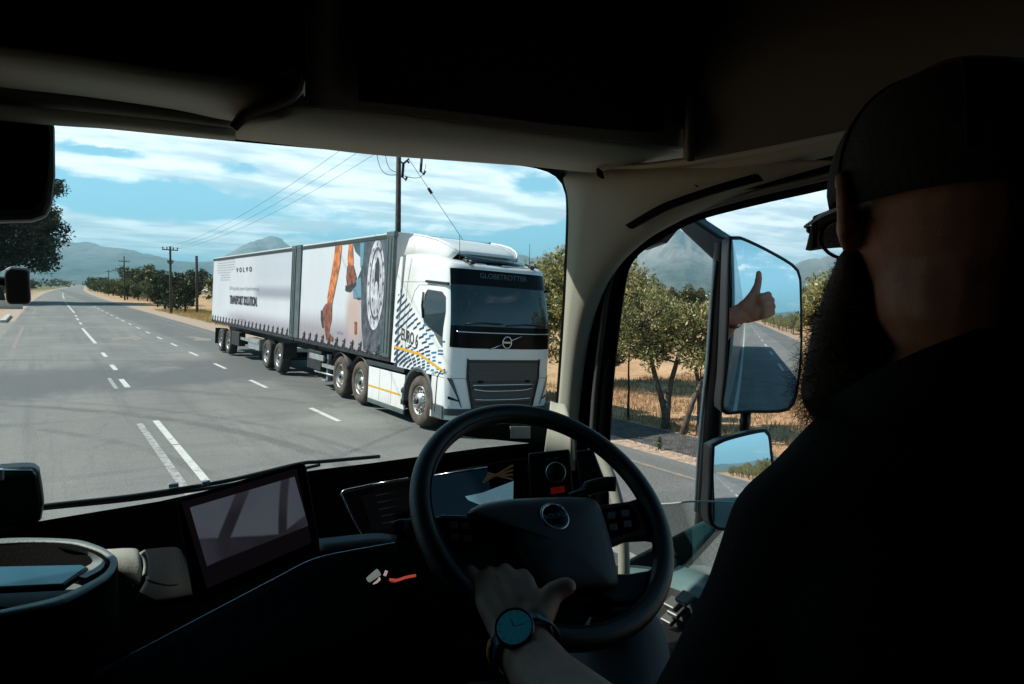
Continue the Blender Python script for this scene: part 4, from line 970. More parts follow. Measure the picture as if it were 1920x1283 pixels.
lm = A([(-500, 55), (-200, 85), (0, 116), (107, 130), (200, 142), (330, 162), (440, 180), (500, 178), (535, 168), (556, 152), (565, 130)], Y=1.17)
lt = A([(-500, 20), (-200, 52), (0, 84), (107, 98), (200, 112), (330, 132), (440, 142), (500, 146), (530, 143), (550, 134), (560, 115)], Y=1.06)
lk = plate([lb, lm, lt], trim_b, 'overhead_locker')
ld = A([(-500, -400), (0, -400), (107, -400), (200, -400), (330, -400), (440, -400), (500, -400), (560, -400)], Y=.98)
lt2 = A([(-500, 22), (0, 86), (107, 100), (200, 114), (330, 134), (440, 144), (500, 148), (562, 116)], Y=1.055)
plate([lt2, ld], cblk, 'locker_door', parent=lk)
# middle locker that projects further into the cab
mb = A([(441, 248), (560, 262), (700, 279), (850, 291), (1000, 303), (1130, 316), (1210, 312), (1292, 296)], Y=1.25)
mm = A([(450, 222), (560, 232), (700, 250), (850, 266), (1000, 280), (1130, 296), (1210, 300), (1290, 288)], Y=1.16)
mt = A([(520, 208), (572, 196), (700, 206), (850, 226), (1000, 246), (1130, 262), (1210, 270), (1288, 276)], Y=1.02)
mk = plate([mb, mm, mt], trim_b, 'overhead_locker', n=30)
mu = A([(572, -400), (700, -400), (850, -400), (1000, -400), (1130, -400), (1210, -400), (1262, -400), (1290, -400)], Y=.94)
plate([A([(572, 197), (700, 207), (850, 227), (1000, 247), (1130, 263), (1210, 271), (1262, 275), (1289, 277)], Y=1.015), mu], trim_d, 'locker_frame', parent=mk)
plate([A([(672, 190), (850, 210), (1050, 235), (1235, 250)], Y=.985), A([(672, -350), (850, -350), (1050, -350), (1245, -350)], Y=.92)], cblk, 'locker_door', parent=mk)
sd_ = A([(445, 246), (470, 222), (520, 207), (556, 188), (570, 160), (573, 120), (573, -100), (573, -400)], Y=1.0)
sd2 = A([(441, 246), (462, 214), (512, 200), (548, 182), (562, 156), (566, 120), (566, -100), (566, -400)], Y=1.24)
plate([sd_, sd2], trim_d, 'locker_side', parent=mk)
plate([A([(690, 273), (800, 283), (1000, 301), (1128, 317)], Y=1.262), A([(690, 279), (800, 289), (1000, 307), (1050, 312)], Y=1.30)], trim_b, 'header_lip')
plate([A([(441, 240), (560, 252), (690, 268), (705, 274)], Y=1.245), A([(441, 254), (560, 266), (680, 277), (700, 276)], Y=1.25)], cgrey, 'sun_visor')
# --- right pillar and door surround
left = [onws(px, py, .012) for px, py in [(1128, 317), (1085, 322), (1058, 333), (1066, 365), (1068, 420), (1062, 560), (1053, 700), (1046, 790), (1040, 870), (1035, 960)]]
rightp = A([(1600, 300), (1480, 334), (1380, 366), (1290, 404), (1215, 445), (1155, 500), (1120, 570), (1100, 660), (1088, 760), (1080, 880), (1078, 1000)], X=SX)
PL_, PR_ = res(left, 60), res(rightp, 60); rows = []
for j in range(9):
    w = j/8; r_ = [p.lerp(q, w)-CF*(.022*math.sin(math.pi*w)) for p, q in zip(PL_, PR_)]
    if 0 < j < 8:
        for _ in range(14): r_ = [r_[0]]+[(r_[i-1]+r_[i]*2+r_[i+1])/4 for i in range(1, len(r_)-1)]+[r_[-1]]
    rows.append(r_)
b = MB(); b.loft(rows, 0, True); b.nofix = True; cb(b, 'pillar', trim_b, solid=.004)
rail = A([(1128, 317), (1210, 312), (1300, 299), (1450, 270), (1600, 238), (1800, 190), (2000, 135)], X=1.10)
rail2 = A([(1128, 319), (1200, 322), (1300, 312), (1450, 286), (1600, 254), (1800, 206), (2000, 150)], X=1.115)
surr = A([(1130, 470), (1180, 420), (1290, 372), (1400, 335), (1600, 282), (1800, 235), (2000, 180)], X=SX)
plate([rail2, surr], trim_b, 'door_surround', n=40, solid=.02)
plate([rail, rail2], trim_b, 'roof_rail', n=40, solid=.01)
plate([A([(1298, 302), (1450, 272), (1600, 240), (1800, 192), (2000, 138)], X=1.105), A([(1292, -100), (1450, -100), (1600, -100), (1800, -100), (2000, -100)], X=1.0)], trim_d, 'side_lining', n=20)
plate([A([(1290, -150), (1290, 60), (1291, 200), (1292, 298)], Y=.99), A([(1302, -150), (1302, 60), (1302, 200), (1302, 302)], X=1.04)], trim_d, 'corner_trim', n=16)
plate([A([(1172, 422), (1240, 383), (1330, 351), (1415, 326)], X=1.085), A([(1180, 429), (1250, 392), (1340, 361), (1425, 338)], X=1.085)], cblk, 'speaker_slot')
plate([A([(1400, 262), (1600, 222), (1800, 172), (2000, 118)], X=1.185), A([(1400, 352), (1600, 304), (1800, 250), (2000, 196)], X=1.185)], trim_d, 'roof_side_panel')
b = MB(); b.tube([at(1121, 318, X=1.06), at(1125, 326, X=1.05), at(1131, 334, X=1.05)], [.004, .008, .003], 8); cb(b, 'coat_hook', cblk)
b = MB(); b.tube(res(A([(1294, 300), (1293, 325), (1297, 342), (1308, 350)], X=1.12), 10), .0015, 5); cb(b, 'trim_seam', rubber)
# window outline on the door plane
WO = [(1900, 262), (1720, 304), (1555, 350), (1440, 376), (1320, 406), (1262, 434), (1205, 470), (1182, 500), (1172, 545), (1162, 620), (1153, 700), (1146, 800), (1142, 900), (1144, 1000), (1152, 1058)]
O1 = [(1900, 236), (1720, 276), (1560, 320), (1440, 349), (1330, 381), (1250, 414), (1185, 455), (1150, 500), (1132, 550), (1120, 640), (1110, 720), (1104, 800), (1098, 900), (1096, 1000), (1098, 1090)]
O2 = [(1900, 216), (1720, 258), (1560, 306), (1440, 337), (1330, 368), (1240, 403), (1165, 450), (1118, 510), (1100, 580), (1090, 660), (1082, 740), (1076, 820), (1072, 900), (1070, 1000), (1072, 1090)]
wi, w1, w2_ = (res(A(q, X=SX+dxx), 60) for q, dxx in ((WO, .03), (O1, .012), (O2, -.004)))
plate([w2_, w1], cblk, 'door_frame', n=60, solid=.01)
plate([w1, wi], cblk, 'window_frame', n=60, solid=.01)
b = MB(); b.tube(res([p.lerp(q, .35)+Vector((-.012, 0, 0)) for p, q in zip(w1, wi)], 60), .009, 8); cb(b, 'door_seal', sealg)
b = MB(); b.tube(res([p.lerp(q, .95)+Vector((-.004, 0, 0)) for p, q in zip(w1, wi)], 60), .005, 6); cb(b, 'window_seal', rubber)
# visor / lock bump at the top of the window
# door below the window, rear pillar, door panel
yb = -.05
sill = A([(1152, 1060), (1200, 1066), (1270, 1071), (1330, 1078)], X=SX+.03); zs = sill[-1].z
SL = [Vector((SX+.03, p.y, p.z)) for p in sill]+[Vector((SX+.03, yb, zs+.02))]
inn = [Vector((SX-.05, p.y, p.z-.02)) for p in SL]
tealt = mat('sill_teal', (.10, .17, .17), .35)
dpn = plate([inn, [Vector((SX-.05, p.y, 1.0)) for p in SL]], cgrey, 'door_panel', n=20, solid=.02)
plate([SL, inn], tealt, 'window_ledge', n=20, solid=.01, parent=dpn)
sw = MB()
for (px, py) in ((1262, 1132), (1268, 1146), (1256, 1160), (1284, 1122)):
    c = at(px, py, X=1.085); r = MB(); r.box(c, (.03, .030, .012), Matrix.Rotation(rad(-25), 3, 'Y')); cb(r, 'switch', mat('switch_silver', (.12, .125, .12), .4, .5), parent=dpn, bev=.003)
arm = MB(); arm.box((1.06, .72, at(1270, 1150, X=1.06).z-.035), (.14, .6, .05), Matrix.Rotation(rad(-12), 3, 'X')); cb(arm, 'armrest', cgrey, parent=dpn, bev=.02)
b = MB(); b.prism([(SX+.01, yb, 3.6), (SX+.01, yb, 1.0), (SX+.01, -1.0, 1.0), (SX+.01, -1.0, 3.6)], (.06, 0, 0)); cb(b, 'rear_side_wall', trim_d)
# door glass, partly lowered
gl = res(A([(1152, 946), (1250, 945), (1290, 941), (1330, 940), (1400, 944)], X=1.195), 16); gl2 = [Vector((p.x, p.y, 2.05)) for p in gl]
b = MB(); b.loft([gl, gl2], 0, True); b.nofix = True; dg = cb(b, 'door_glass', gtint)
b = MB(); b.tube(gl, .0022, 6); cb(b, 'glass_edge', mat('glass_edge', (.35, .42, .40), .3), parent=dg)
# A-pillar lower cover and grab handle
b = MB(); b.loft([res(A(q, X=xx), 12) for q, xx in (([(1032, 752), (1044, 756), (1058, 758), (1064, 766)], 1.06), ([(1028, 790), (1042, 795), (1060, 796), (1070, 800)], 1.03), ([(1020, 850), (1040, 855), (1060, 858), (1072, 862)], 1.02))], 0, True); b.nofix = True; cb(b, 'pillar_foot', trim_b, solid=.01)
b = MB(); b.tube(res(A([(1118, 840), (1132, 868), (1146, 900), (1160, 950), (1167, 1000), (1170, 1050), (1170, 1110)], X=1.07), 24), .0135, 12); cb(b, 'grab_handle', trim_b)
# ------------------------------------------------------------------ shell
b = MB(); b.box((0, .3, 4.0), (2.5, 2.7, .06)); cb(b, 'roof', extw)
b = MB(); b.box((0, -1.02, 2.4), (2.5, .06, 3.2)); cb(b, 'rear_wall', cblk)
b = MB(); b.box((0, .3, .98), (2.5, 2.7, .06)); cb(b, 'floor', cblk)
b = MB(); b.box((-1.2, .3, 2.5), (.08, 2.6, 3.0)); cb(b, 'closed_passenger_side', trim_d)  # unseen side built without its window to keep the cab dark
b = MB(); b.box((0, 1.62, 1.5), (2.45, .08, 1.1)); b.box((0, 1.56, 3.68), (2.45, .10, .62)); cb(b, 'front_wall', extw)
b = MB(); b.box((1.225, .3, 3.68), (.04, 2.7, .62)); b.box((1.225, .3, 1.5), (.04, 2.7, .95)); cb(b, 'driver_side_skin', extw)
b = MB(); b.box((0, .2, 3.62), (2.3, 2.4, .02)); cb(b, 'roof_lining', cblk)
b = MB(); b.box((0, 1.37, 3.72), (2.2, .02, .72)); cb(b, 'header_backing', cblk)
plate([A([(480, 60), (540, 60), (620, 60)], Y=1.30), A([(480, 204), (540, 204), (620, 210)], Y=1.30)], trim_d, 'locker_gap_cover')
plate([A([(556, 120), (566, 120), (576, 120)], Y=1.235), A([(522, 216), (545, 216), (566, 212)], Y=1.235)], trim_d, 'locker_gap_cover')
plate([A([(1064, 317), (1070, 318), (1078, 319)], Y=1.33), A([(1066, 328), (1071, 330), (1078, 330)], Y=1.33)], trim_b, 'pillar_cap')
# trailer pulled behind (only its shadow and a sliver show in the mirror)
OT = empty('own_trailer', (0, -14, 0), label='dark trailer hitched behind the cab we sit in, seen as a sliver in the mirror', cat='trailer')
MB().box((0, 0, 2.5), (2.44, 23.0, 2.9)).build('box_body', extw, OT, bev=.03); MB().box((0, 0, .85), (1.2, 14, .35)).build('frame_rail', steel, OT)
for yy in (-5.5, -4.2):
    for sd in (-1, 1): wheel(OT, sd*1.2, yy, .5, alu, sd=sd)
# ------------------------------------------------------------------ dashboard
DF = [(-700, 1100), (-300, 1048), (0, 990), (100, 973), (330, 935), (450, 905), (560, 885), (700, 868), (860, 846), (960, 832), (1100, 826), (1120, 830)]
def yfar(px):
    for (a0, b0), (a1, b1) in zip(DF, DF[1:]):
        if px <= a1: return b0+(b1-b0)*(px-a0)/(a1-a0)
    return 830
def DY(px, py): return 1.42-.34*max(0, min(1.6, (py-yfar(px))/330))
def dp(px, py, off=0.0): return at(px, py, Y=DY(px, py)-off)
XS = [-700, -300, -100, 0, 60, 120, 200, 300, 400, 500, 600, 700, 800, 900, 1000, 1060, 1110, 1125]
b = MB(); rows = []
rows.append([at(x, yfar(x)+4, Y=1.50)-Vector((0, 0, .06)) for x in XS])
for f in (0, 12, 40, 80, 130, 190, 260, 340, 430):
    rows.append([dp(x, yfar(x)+f) for x in XS])
b.loft(rows, 0, True); b.nofix = True; DASH = cb(b, 'dashboard', csoft, solid=.01)
def dquad(pts, off, m, name, par=None, th=.004, bev=0):
    P = [dp(px, py, off) for px, py in pts]; n_ = (P[1]-P[0]).cross(P[2]-P[0]).normalized()
    if n_.dot(EYE-P[0]) < 0: n_ = -n_
    b = MB(); b.prism(P, -n_*th); return cb(b, name, m, parent=par or CAB, bev=bev)
# instrument panel in its hooded bezel
def pol(pts, D, m, name, par=None, th=.006, bev=0):
    P = [at(px, py, D=D if not callable(D) else D(px, py)) for px, py in pts]; n_ = (P[1]-P[0]).cross(P[-1]-P[0]).normalized()
    if n_.dot(EYE-P[0]) < 0: n_ = -n_
    b = MB(); b.prism(P, -n_*th); return cb(b, name, m, parent=par or CAB, bev=bev)
bz = pol([(640, 922), (700, 908), (985, 858), (1000, 930), (990, 1010), (690, 1010), (672, 995)], 1.36, cblk, 'instrument_cluster', th=.03, bev=.004)
b = MB(); b.tube(res(A([(700, 908), (672, 914), (645, 920), (640, 926), (650, 950), (662, 975), (678, 1003)], D=1.345), 22), .0018, 6); cb(b, 'bezel_trim', chrome, parent=bz)
b = MB(); b.tube(A([(805, 893), (914, 876)], D=1.345), .0014, 6); b.tube(A([(700, 908), (765, 896)], D=1.345), .0010, 6); cb(b, 'bezel_trim', chrome, parent=bz)
scr = mat('cluster_screen', (.008, .02, .035), .18, emit=(.02, .07, .13), es=.05)
pol([(800, 896), (914, 879), (926, 960), (806, 972)], 1.34, scr, 'display', bz, .003)
sc3 = mat('cluster_side', (.008, .009, .012), .3); pol([(676, 930), (765, 915), (775, 985), (700, 996)], 1.34, sc3, 'side_display', bz, .003)
b = MB()
for k in range(5): P0, P1 = at(705+k*3, 930+k*13, D=1.335), at(757+k*3, 920+k*13, D=1.335); b.tube([P0, P1], .0008, 4)
cb(b, 'menu_line', mat('menu_grey', (.0035, .004, .005), .7, spec=.1), parent=bz)
shn = mat('reflective_panel', (.16, .30, .38), .25, coat=.5, var=.35, vs=30)
pol([(872, 931), (905, 924), (963, 902), (962, 944), (908, 950), (878, 938)], 1.33, mat('screen_reflection_card', (.20, .38, .46), .3, emit=(.25, .5, .62), es=.2, var=.3, vs=25), 'painted_reflection', bz, .002)  # glowing card paints a bluish reflection on the cluster screen
b = MB()
for k in range(4): b.tube([at(905+k*3, 905-k*6, D=1.337), at(962, 872+k*9, D=1.337)], .0022, 5)
cb(b, 'display_graph', mat('graph_brown', (.10, .07, .035), .5, emit=(.10, .07, .03), es=.12), parent=bz)
# right-hand switch panel
sp_ = pol([(990, 850), (1068, 842), (1075, 925), (1062, 935), (992, 935)], 1.33, cgrey, 'switch_panel', th=.02, bev=.004)
c = at(1042, 886, D=1.31); v_ = (EYE-c).normalized(); 
b = MB(); b.lathe([(.020, -.01), (.020, .004), (.0175, .008)], c, v_, 28); cb(b, 'knob_ring', blk, parent=sp_)
b = MB(); b.lathe([(.0158, .007), (.0172, .010), (.0186, .007)], c, v_, 32); cb(b, 'knob_trim', mat('knob_trim', (.35, .45, .48), .3, .9), parent=sp_)
b = MB(); b.lathe([(.0155, .008), (.013, .012), (0, .013)], c, v_, 24); cb(b, 'knob', cgrey, parent=sp_)
pol([(1032, 915), (1058, 911), (1059, 923), (1033, 927)], 1.305, mat('red_button', (.45, .02, .02), .4, emit=(.6, .03, .03), es=.05), 'hazard_button', sp_, .006)
wl = mat('icon_pale', (.12, .13, .14), .5)
b = MB()
for (x0, y0, x1, y1) in ((1060, 880, 1061, 894), (1064, 882, 1065, 892), (1068, 886, 1072, 885), (1024, 862, 1030, 861), (1040, 860, 1046, 859)): b.tube([at(x0, y0, D=1.315), at(x1, y1, D=1.315)], .0008, 4)
cb(b, 'icon', wl, parent=sp_)
pol([(1078, 845), (1112, 842), (1136, 905), (1090, 922)], 1.36, cgrey, 'dash_end_panel', th=.02, bev=.005)
b = MB(); b.tube(res(A([(1070, 930), (1105, 915), (1135, 908), (1155, 908)], D=1.25), 12), [.006]*4+[.013]*8, 10); cb(b, 'column_stalk', cgrey)
b = MB(); b.tube(A([(1065, 926), (1150, 902)], D=1.24), .0012, 5); cb(b, 'stalk_edge', mat('teal_trim', (.08, .22, .26), .3))
b = MB(); b.tube(res(A([(735, 985), (760, 980), (790, 1010), (800, 1030)], D=1.22), 12), [.006]*4+[.013]*8, 10); cb(b, 'column_stalk', cgrey)
# knee ledge, lower trim line
plate([A([(598, 1010), (700, 1000), (745, 1004)], D=1.20), A([(600, 1034), (700, 1022), (742, 1022)], D=1.17)], mat('ledge_brown', (.045, .036, .032), .6), 'dash_ledge', n=10)
b = MB(); b.tube(res(A([(60, 1330), (150, 1280), (260, 1222), (400, 1148), (520, 1085), (575, 1056), (620, 1042), (740, 1020)], D=1.10), 30), .0026, 6); cb(b, 'trim_line', mat('trim_line', (.06, .14, .19), .3, .5))
plate([A([(60, 1334), (260, 1226), (400, 1152), (520, 1089), (620, 1046), (760, 1030), (860, 1040)], D=1.105), A([(60, 1500), (260, 1500), (400, 1500), (520, 1500), (620, 1500), (760, 1500), (860, 1500)], D=.98)], cblk, 'lower_dash', n=20)
# centre storage tray
tg = mat('tray_teal_grey', (.16, .19, .18), .5, bump=.2, bs=200); DT = lambda: 0
def tr(px, py, zz_): return at(px, py, Z=zz_)
ZT = 2.47
orim = [(-200, 1030), (0, 1010), (90, 1009), (150, 1013), (195, 1028), (219, 1046), (219, 1060), (200, 1085), (120, 1128), (0, 1152), (-200, 1200)]
irim = [(-200, 1040), (0, 1019), (80, 1016), (140, 1020), (185, 1034), (206, 1050), (204, 1064), (185, 1082), (110, 1118), (0, 1144), (-200, 1190)]
R1 = res([tr(px, py, ZT) for px, py in orim], 50); R2_ = res([tr(px, py, ZT-.001) for px, py in irim], 50)
flo = [Vector((p.x*.92+.0, .04+p.y*.93, ZT-.045)) for p in R2_]
b = MB(); b.loft([[Vector((p.x, p.y, ZT-.13)) for p in R1], [Vector((p.x*1.0, p.y, ZT-.012)) for p in R1], [p-Vector((0, 0, .002)) for p in R1]], 0, True); b.loft([[p-Vector((0, 0, .002)) for p in R2_], flo], 0, True); b.nofix = True; tray = cb(b, 'storage_tray', cblk)
b = MB(); b.loft([R1, R2_], 0, True); b.nofix = True; o_ = cb(b, 'tray_rim', tg, parent=tray, solid=.003)
cen = sum(flo, Vector())/len(flo); b = MB(); b.add(flo+[cen], [(i, i+1, len(flo)) for i in range(len(flo)-1)]); b.nofix = True; cb(b, 'tray_floor', tg, parent=tray)
b = MB(); b.loft([res([tr(px, py, ZT-.003) for px, py in ((110, 1024), (165, 1034), (196, 1052), (190, 1068), (160, 1084))], 14), res([tr(px, py, ZT-.03) for px, py in ((95, 1040), (130, 1046), (150, 1056), (148, 1066), (130, 1076))], 14)], 0, True); b.nofix = True; cb(b, 'tray_wall', tg, parent=tray)
# phone lying in the tray
PH = [(0-130, 1066), (158, 1060), (166, 1064), (120, 1096), (-130, 1108)]
P = [tr(px, py, ZT-.012) for px, py in PH]; ph = empty('phone', sum(P, Vector())/5, label='flat phone with a teal lit screen lying in the dash tray', cat='phone')
b = MB(); b.prism([p for p in P], (0, 0, -.009)); b.build('case', blk, ph, world=True, bev=.002)
Pc = sum(P, Vector())/5; b = MB(); b.prism([Pc+(p-Pc)*.95+Vector((0, 0, .001)) for p in P], (0, 0, -.0008)); b.build('screen', mat('phone_screen', (.01, .05, .07), .2, emit=(.02, .13, .18), es=.12), ph, world=True)
# beige cup box beside the tray
b = MB(); b.loft([res(A(q, D=d_), 12) for q, d_ in (([(200, 1030), (235, 1028), (258, 1030), (268, 1048)], 1.30), ([(215, 1048), (240, 1050), (262, 1062), (268, 1078)], 1.26), ([(214, 1066), (240, 1082), (258, 1090), (262, 1098)], 1.24))], 0, True); b.nofix = True; cb(b, 'dash_pod', trim_b, solid=.01)
plate([A([(270, 1030), (330, 1026), (345, 1040)], D=1.30), A([(275, 1085), (320, 1095), (360, 1080)], D=1.24), A([(250, 1130), (310, 1120), (372, 1110)], D=1.18)], mat('pod_grey', (.006, .0065, .006), .7, spec=.1), 'dash_pod_cover', n=12)
b = MB(); b.tube(res(A([(266, 1034), (273, 1046), (275, 1062), (272, 1080)], D=1.235), 10), .0042, 8); cb(b, 'pod_edge', mat('pod_edge', (.45, .44, .40), .5))
# touch screen
TD = lambda px, py: 1.065-.0001*(px-330)
ts = pol([(328, 937), (560, 868), (572, 870), (598, 1022), (590, 1034), (376, 1134), (362, 1128)], TD, cblk, 'touch_screen', th=.022, bev=.004)
tsm = mat('screen_panel', (.03, .03, .04), .12); nt = tsm.node_tree; B = nt.nodes['Principled BSDF']; t = nt.nodes.new('ShaderNodeTexCoord'); X, Y, Z = sep(nt, t.outputs['Object'])
pol([(340, 942), (556, 878), (584, 1018), (388, 1104)], lambda px, py: TD(px, py)-.005, mat('screen_bezel', (.018, .014, .018), .25, emit=(.08, .06, .075), es=.03), 'screen_border', ts, .002)
tsc = pol([(356, 952), (552, 894), (578, 986), (410, 1052), (388, 1062)], lambda px, py: TD(px, py)-.009, tsm, 'screen', ts, .001)
p00, p10, p01 = at(356, 952, D=1.06), at(552, 894, D=1.04), at(388, 1062, D=1.06)
ux, uy = (p10-p00), (p01-p00)
def dotn(v): 
    n = nt.nodes.new('ShaderNodeVectorMath'); n.operation = 'DOT_PRODUCT'; nt.links.new(t.outputs['Object'], n.inputs[0]); n.inputs[1].default_value = tuple(v/v.dot(v)); return S(nt, n.outputs['Value'])-p00.dot(v)/v.dot(v)
uu, vv = dotn(ux), dotn(uy)
nn = nz(nt, t.outputs['Object'], 14, 4, .5)
r1 = 1.0-((uu*1.0+vv*.42-.52).op('ABSOLUTE')).sm(.055, .085)
r2 = 1.0-((uu*1.0+vv*.22-(vv*vv*.05)-.93).op('ABSOLUTE')).sm(.03, .055)
r3 = (vv+((uu-.75).op('ABSOLUTE'))*.5+nn*.1).sm(.93, .98)
reflection_bands = r1.op('MAXIMUM', r2).op('MAXIMUM', r3)  # dark bands paint the reflections lying across the screen
cs = mixc(nt, reflection_bands, (.115, .13, .16), (.026, .024, .030)); B.inputs['Emission Strength'].default_value = .34
cs = mixc(nt, nn.sm(.35, .7)*.45, cs, (.085, .085, .12)); nt.links.new(cs, B.inputs['Emission Color'])
# hanging sensor box at the top middle of the screen, small mirror, camera pod on the dash
bx = MB(); q = [(-300, 200), (60, 205), (96, 214), (103, 240), (104, 330), (98, 380), (88, 405), (60, 414), (-300, 424)]
P = A(q, Y=1.36); bx.prism(P, (0, .05, 0)); sb = cb(bx, 'sensor_housing', mat('housing_grey', (.02, .026, .030), .5), bev=.008)
q = [(-300, 205), (60, 210), (90, 222), (96, 260), (92, 330), (84, 375), (60, 396), (-300, 404)]; bx = MB(); bx.prism(A(q, Y=1.345), (0, .012, 0)); cb(bx, 'housing_cover', cblk, parent=sb, bev=.004)
km = empty('kerb_mirror', at(33, 538, Y=1.95), label='small square mirror housing hanging outside the glass at the far left', cat='mirror')
q = [(12, 505), (20, 503), (50, 505), (55, 512), (58, 565), (52, 571), (16, 571), (11, 562), (8, 515)]; bx = MB(); bx.prism(A(q, Y=1.92), (0, .07, 0)); bx.build('housing', mat('housing_brown', (.02, .015, .015), .5), km, world=True, bev=.008)
bx = MB(); bx.prism(A([(9, 505), (20, 500), (50, 502), (57, 508), (57, 513), (9, 511)], Y=1.935), (0, .06, 0)); bx.build('housing_top', mat('housing_pale', (.5, .55, .55), .4), km, world=True, bev=.004)
bx = MB(); bx.tube([at(14, 530, Y=1.96), at(-60, 520, Y=1.9), at(-200, 480, Y=1.75)], .012, 8); bx.build('bracket', blk, km, world=True)
cp = empty('camera_pod', at(38, 940, Y=1.5), label='rounded black camera pod standing on the dash at the lower left', cat='camera')
q = [(-120, 905), (0, 880), (40, 877), (66, 877), (74, 886), (80, 920), (83, 945), (78, 975), (68, 985), (-120, 1010)]; bx = MB(); bx.prism(A(q, Y=1.47), (0, .05, 0)); bx.build('housing', blk, cp, world=True, bev=.008)
bx = MB(); bx.prism(A([(-60, 886), (10, 882), (62, 882), (68, 890), (70, 896), (-60, 900)], Y=1.462), (0, .02, 0)); bx.build('glossy_top', mat('gloss_teal', (.01, .035, .042), .2, coat=.4), cp, world=True, bev=.003)
bx = MB(); bx.box(at(1, 890, Y=1.455), (.010, .01, .02)); bx.build('badge', silv, cp, world=True, bev=.002)
# wipers outside
for pts, r_ in (([(0, 962), (90, 948), (250, 930), (420, 903), (560, 870), (600, 866), (712, 856)], .005), ([(70, 955), (240, 938), (330, 925), (440, 907), (600, 872)], .004)):
    b = MB(); b.tube(res(A(pts, Y=1.66), 30), r_, 6); cb(b, 'wiper', blk)
b = MB(); b.box(at(325, 910, Y=1.66), (.02, .012, .008)); b.box(at(386, 905, Y=1.66), (.018, .012, .008)); cb(b, 'wiper_clip', silv)
b = MB(); b.tube(A([(865, 817), (920, 817)], Y=1.63), .003, 6); cb(b, 'wiper_blade', silv)
# frit corner and licence sticker
b = MB(); b.nofix = True; b.add([onws(px, py, -.004) for px, py in [(858, 816), (880, 800), (930, 794), (1000, 790), (1034, 790), (1034, 835), (960, 828), (900, 822)]], [tuple(range(8))]); cb(b, 'frit_corner', mat('frit_green', (.012, .018, .017), .5))
st_ = MB(); st_.prism([onws(px, py, .003) for px, py in [(956, 800), (994, 800), (994, 822), (957, 822)]], (0, -.0015, 0)); tag(st_.build('licence_sticker', mat('sticker_paper', (.62, .64, .62), .7, var=.12, vs=90)), 'small pale square licence sticker on the windscreen above the steering wheel hub', 'sticker')
# ------------------------------------------------------------------ side mirrors on their bracket
MG = empty('side_mirror', (1.45, 1.1, 2.0), label='tall black side mirror on its bracket outside the door window, arm and thumb reflected', cat='mirror')
XM = 1.42
def mg(b, name, m, **k): return b.build(name, m, MG, world=True, **k)
b = MB(); b.prism(A([(1300, 410), (1345, 440), (1376, 452), (1374, 470), (1350, 505), (1335, 488), (1268, 425), (1262, 408), (1290, 395)], X=XM), (.06, 0, 0)); mg(b, 'upper_arm', darkpl, bev=.008)
b = MB(); b.loft([[at(px, py, X=XM+dd) for px, py, dd in ((x0, y, 0), (x0+5, y, -.012), (x1-8, y, -.008), (x1, y, .004), (x1-2, y, .05), (x0+2, y, .05))] for x0, x1, y in ((1338, 1370, 455), (1334, 1366, 540), (1328, 1360, 640), (1318, 1354, 770), (1310, 1350, 880), (1304, 1346, 960), (1300, 1340, 1010))], 0, True, True); mg(b, 'post', darkpl)
b = MB(); b.loft([[at(x0, y, X=XM-.014), at(x0+w_, y, X=XM-.016)] for x0, w_, y in ((1337, 5, 490), (1330, 6, 560), (1322, 6, 680), (1312, 5, 780), (1306, 4, 860), (1301, 3, 960))], 0, True); b.nofix = True; mg(b, 'painted_sun_edge', mat('painted_sun_edge', (.86, .87, .87), .4), solid=.004)  # white strip paints sunlight along the edge of the black post
b = MB(); b.prism(A([(1176, 1050), (1300, 985), (1322, 975), (1340, 985), (1335, 1000), (1270, 1072), (1180, 1100)], X=1.30), (.05, 0, 0)); mg(b, 'lower_arm', mat('arm_teal', (.012, .05, .065), .35, coat=.3), bev=.008)
b = MB(); b.tube(A([(1400, 755), (1394, 835)], X=XM+.02), .013, 10); mg(b, 'mirror_stalk', darkpl)
b = MB(); b.prism(A([(1262, 428), (1240, 455), (1205, 468), (1185, 470), (1230, 440)], X=1.24), (.02, 0, 0)); mg(b, 'arm_cover', darkpl)
def mirror(outline, pxc, dist, R_, target_dir, grow, name, thick):
    """convex glass: a patch of a sphere whose normal at the centre sends the eye ray along target_dir"""
    C0 = at(*pxc, D=dist); d = (C0-EYE).normalized(); N = (Vector(target_dir).normalized()-d).normalized()
    cen = C0-N*R_
    def hit(px, py):
        dd = ray(px, py); oc = EYE-cen; bq = oc.dot(dd); cq = oc.dot(oc)-R_*R_; disc = bq*bq-cq
        t = -bq-math.sqrt(max(0, disc)); return EYE+dd*t
    rim = res([Vector((px, py, 0)) for px, py in outline+[outline[0]]], 49)[:-1]
    mx = sum((p.x for p in rim))/48; my = sum((p.y for p in rim))/48
    b = MB(); rows = [[hit(mx+(p.x-mx)*f, my+(p.y-my)*f) for p in rim] for f in (1, .85, .7, .55, .4, .25, .1)]
    b.loft(rows, 0, True, True); b.add(rows[-1], [tuple(range(48))], 0, True)
    # exact sphere normals
    o = b.build(name+'_glass', mirr, MG, world=True)
    me = o.data
    if (me.polygons[0].normal.dot(N)) < 0: me.flip_normals()
    me.normals_split_custom_set_from_vertices([(v.co-cen).normalized() for v in me.vertices])
    b = MB(); e = []
    for k_, (g_, off) in enumerate(((1.0, .001), (grow, .003), (grow*1.01, -.01), (grow*.98, -thick))):
        e.append([hit(mx+(p.x-mx)*g_, my+(p.y-my)*g_)+N*off for p in rim])
    b.loft(e, 0, True, True); b.add(e[-1], [tuple(range(48))], 0, False); b.build('mirror_housing', darkpl, MG, world=True)
    return C0, N
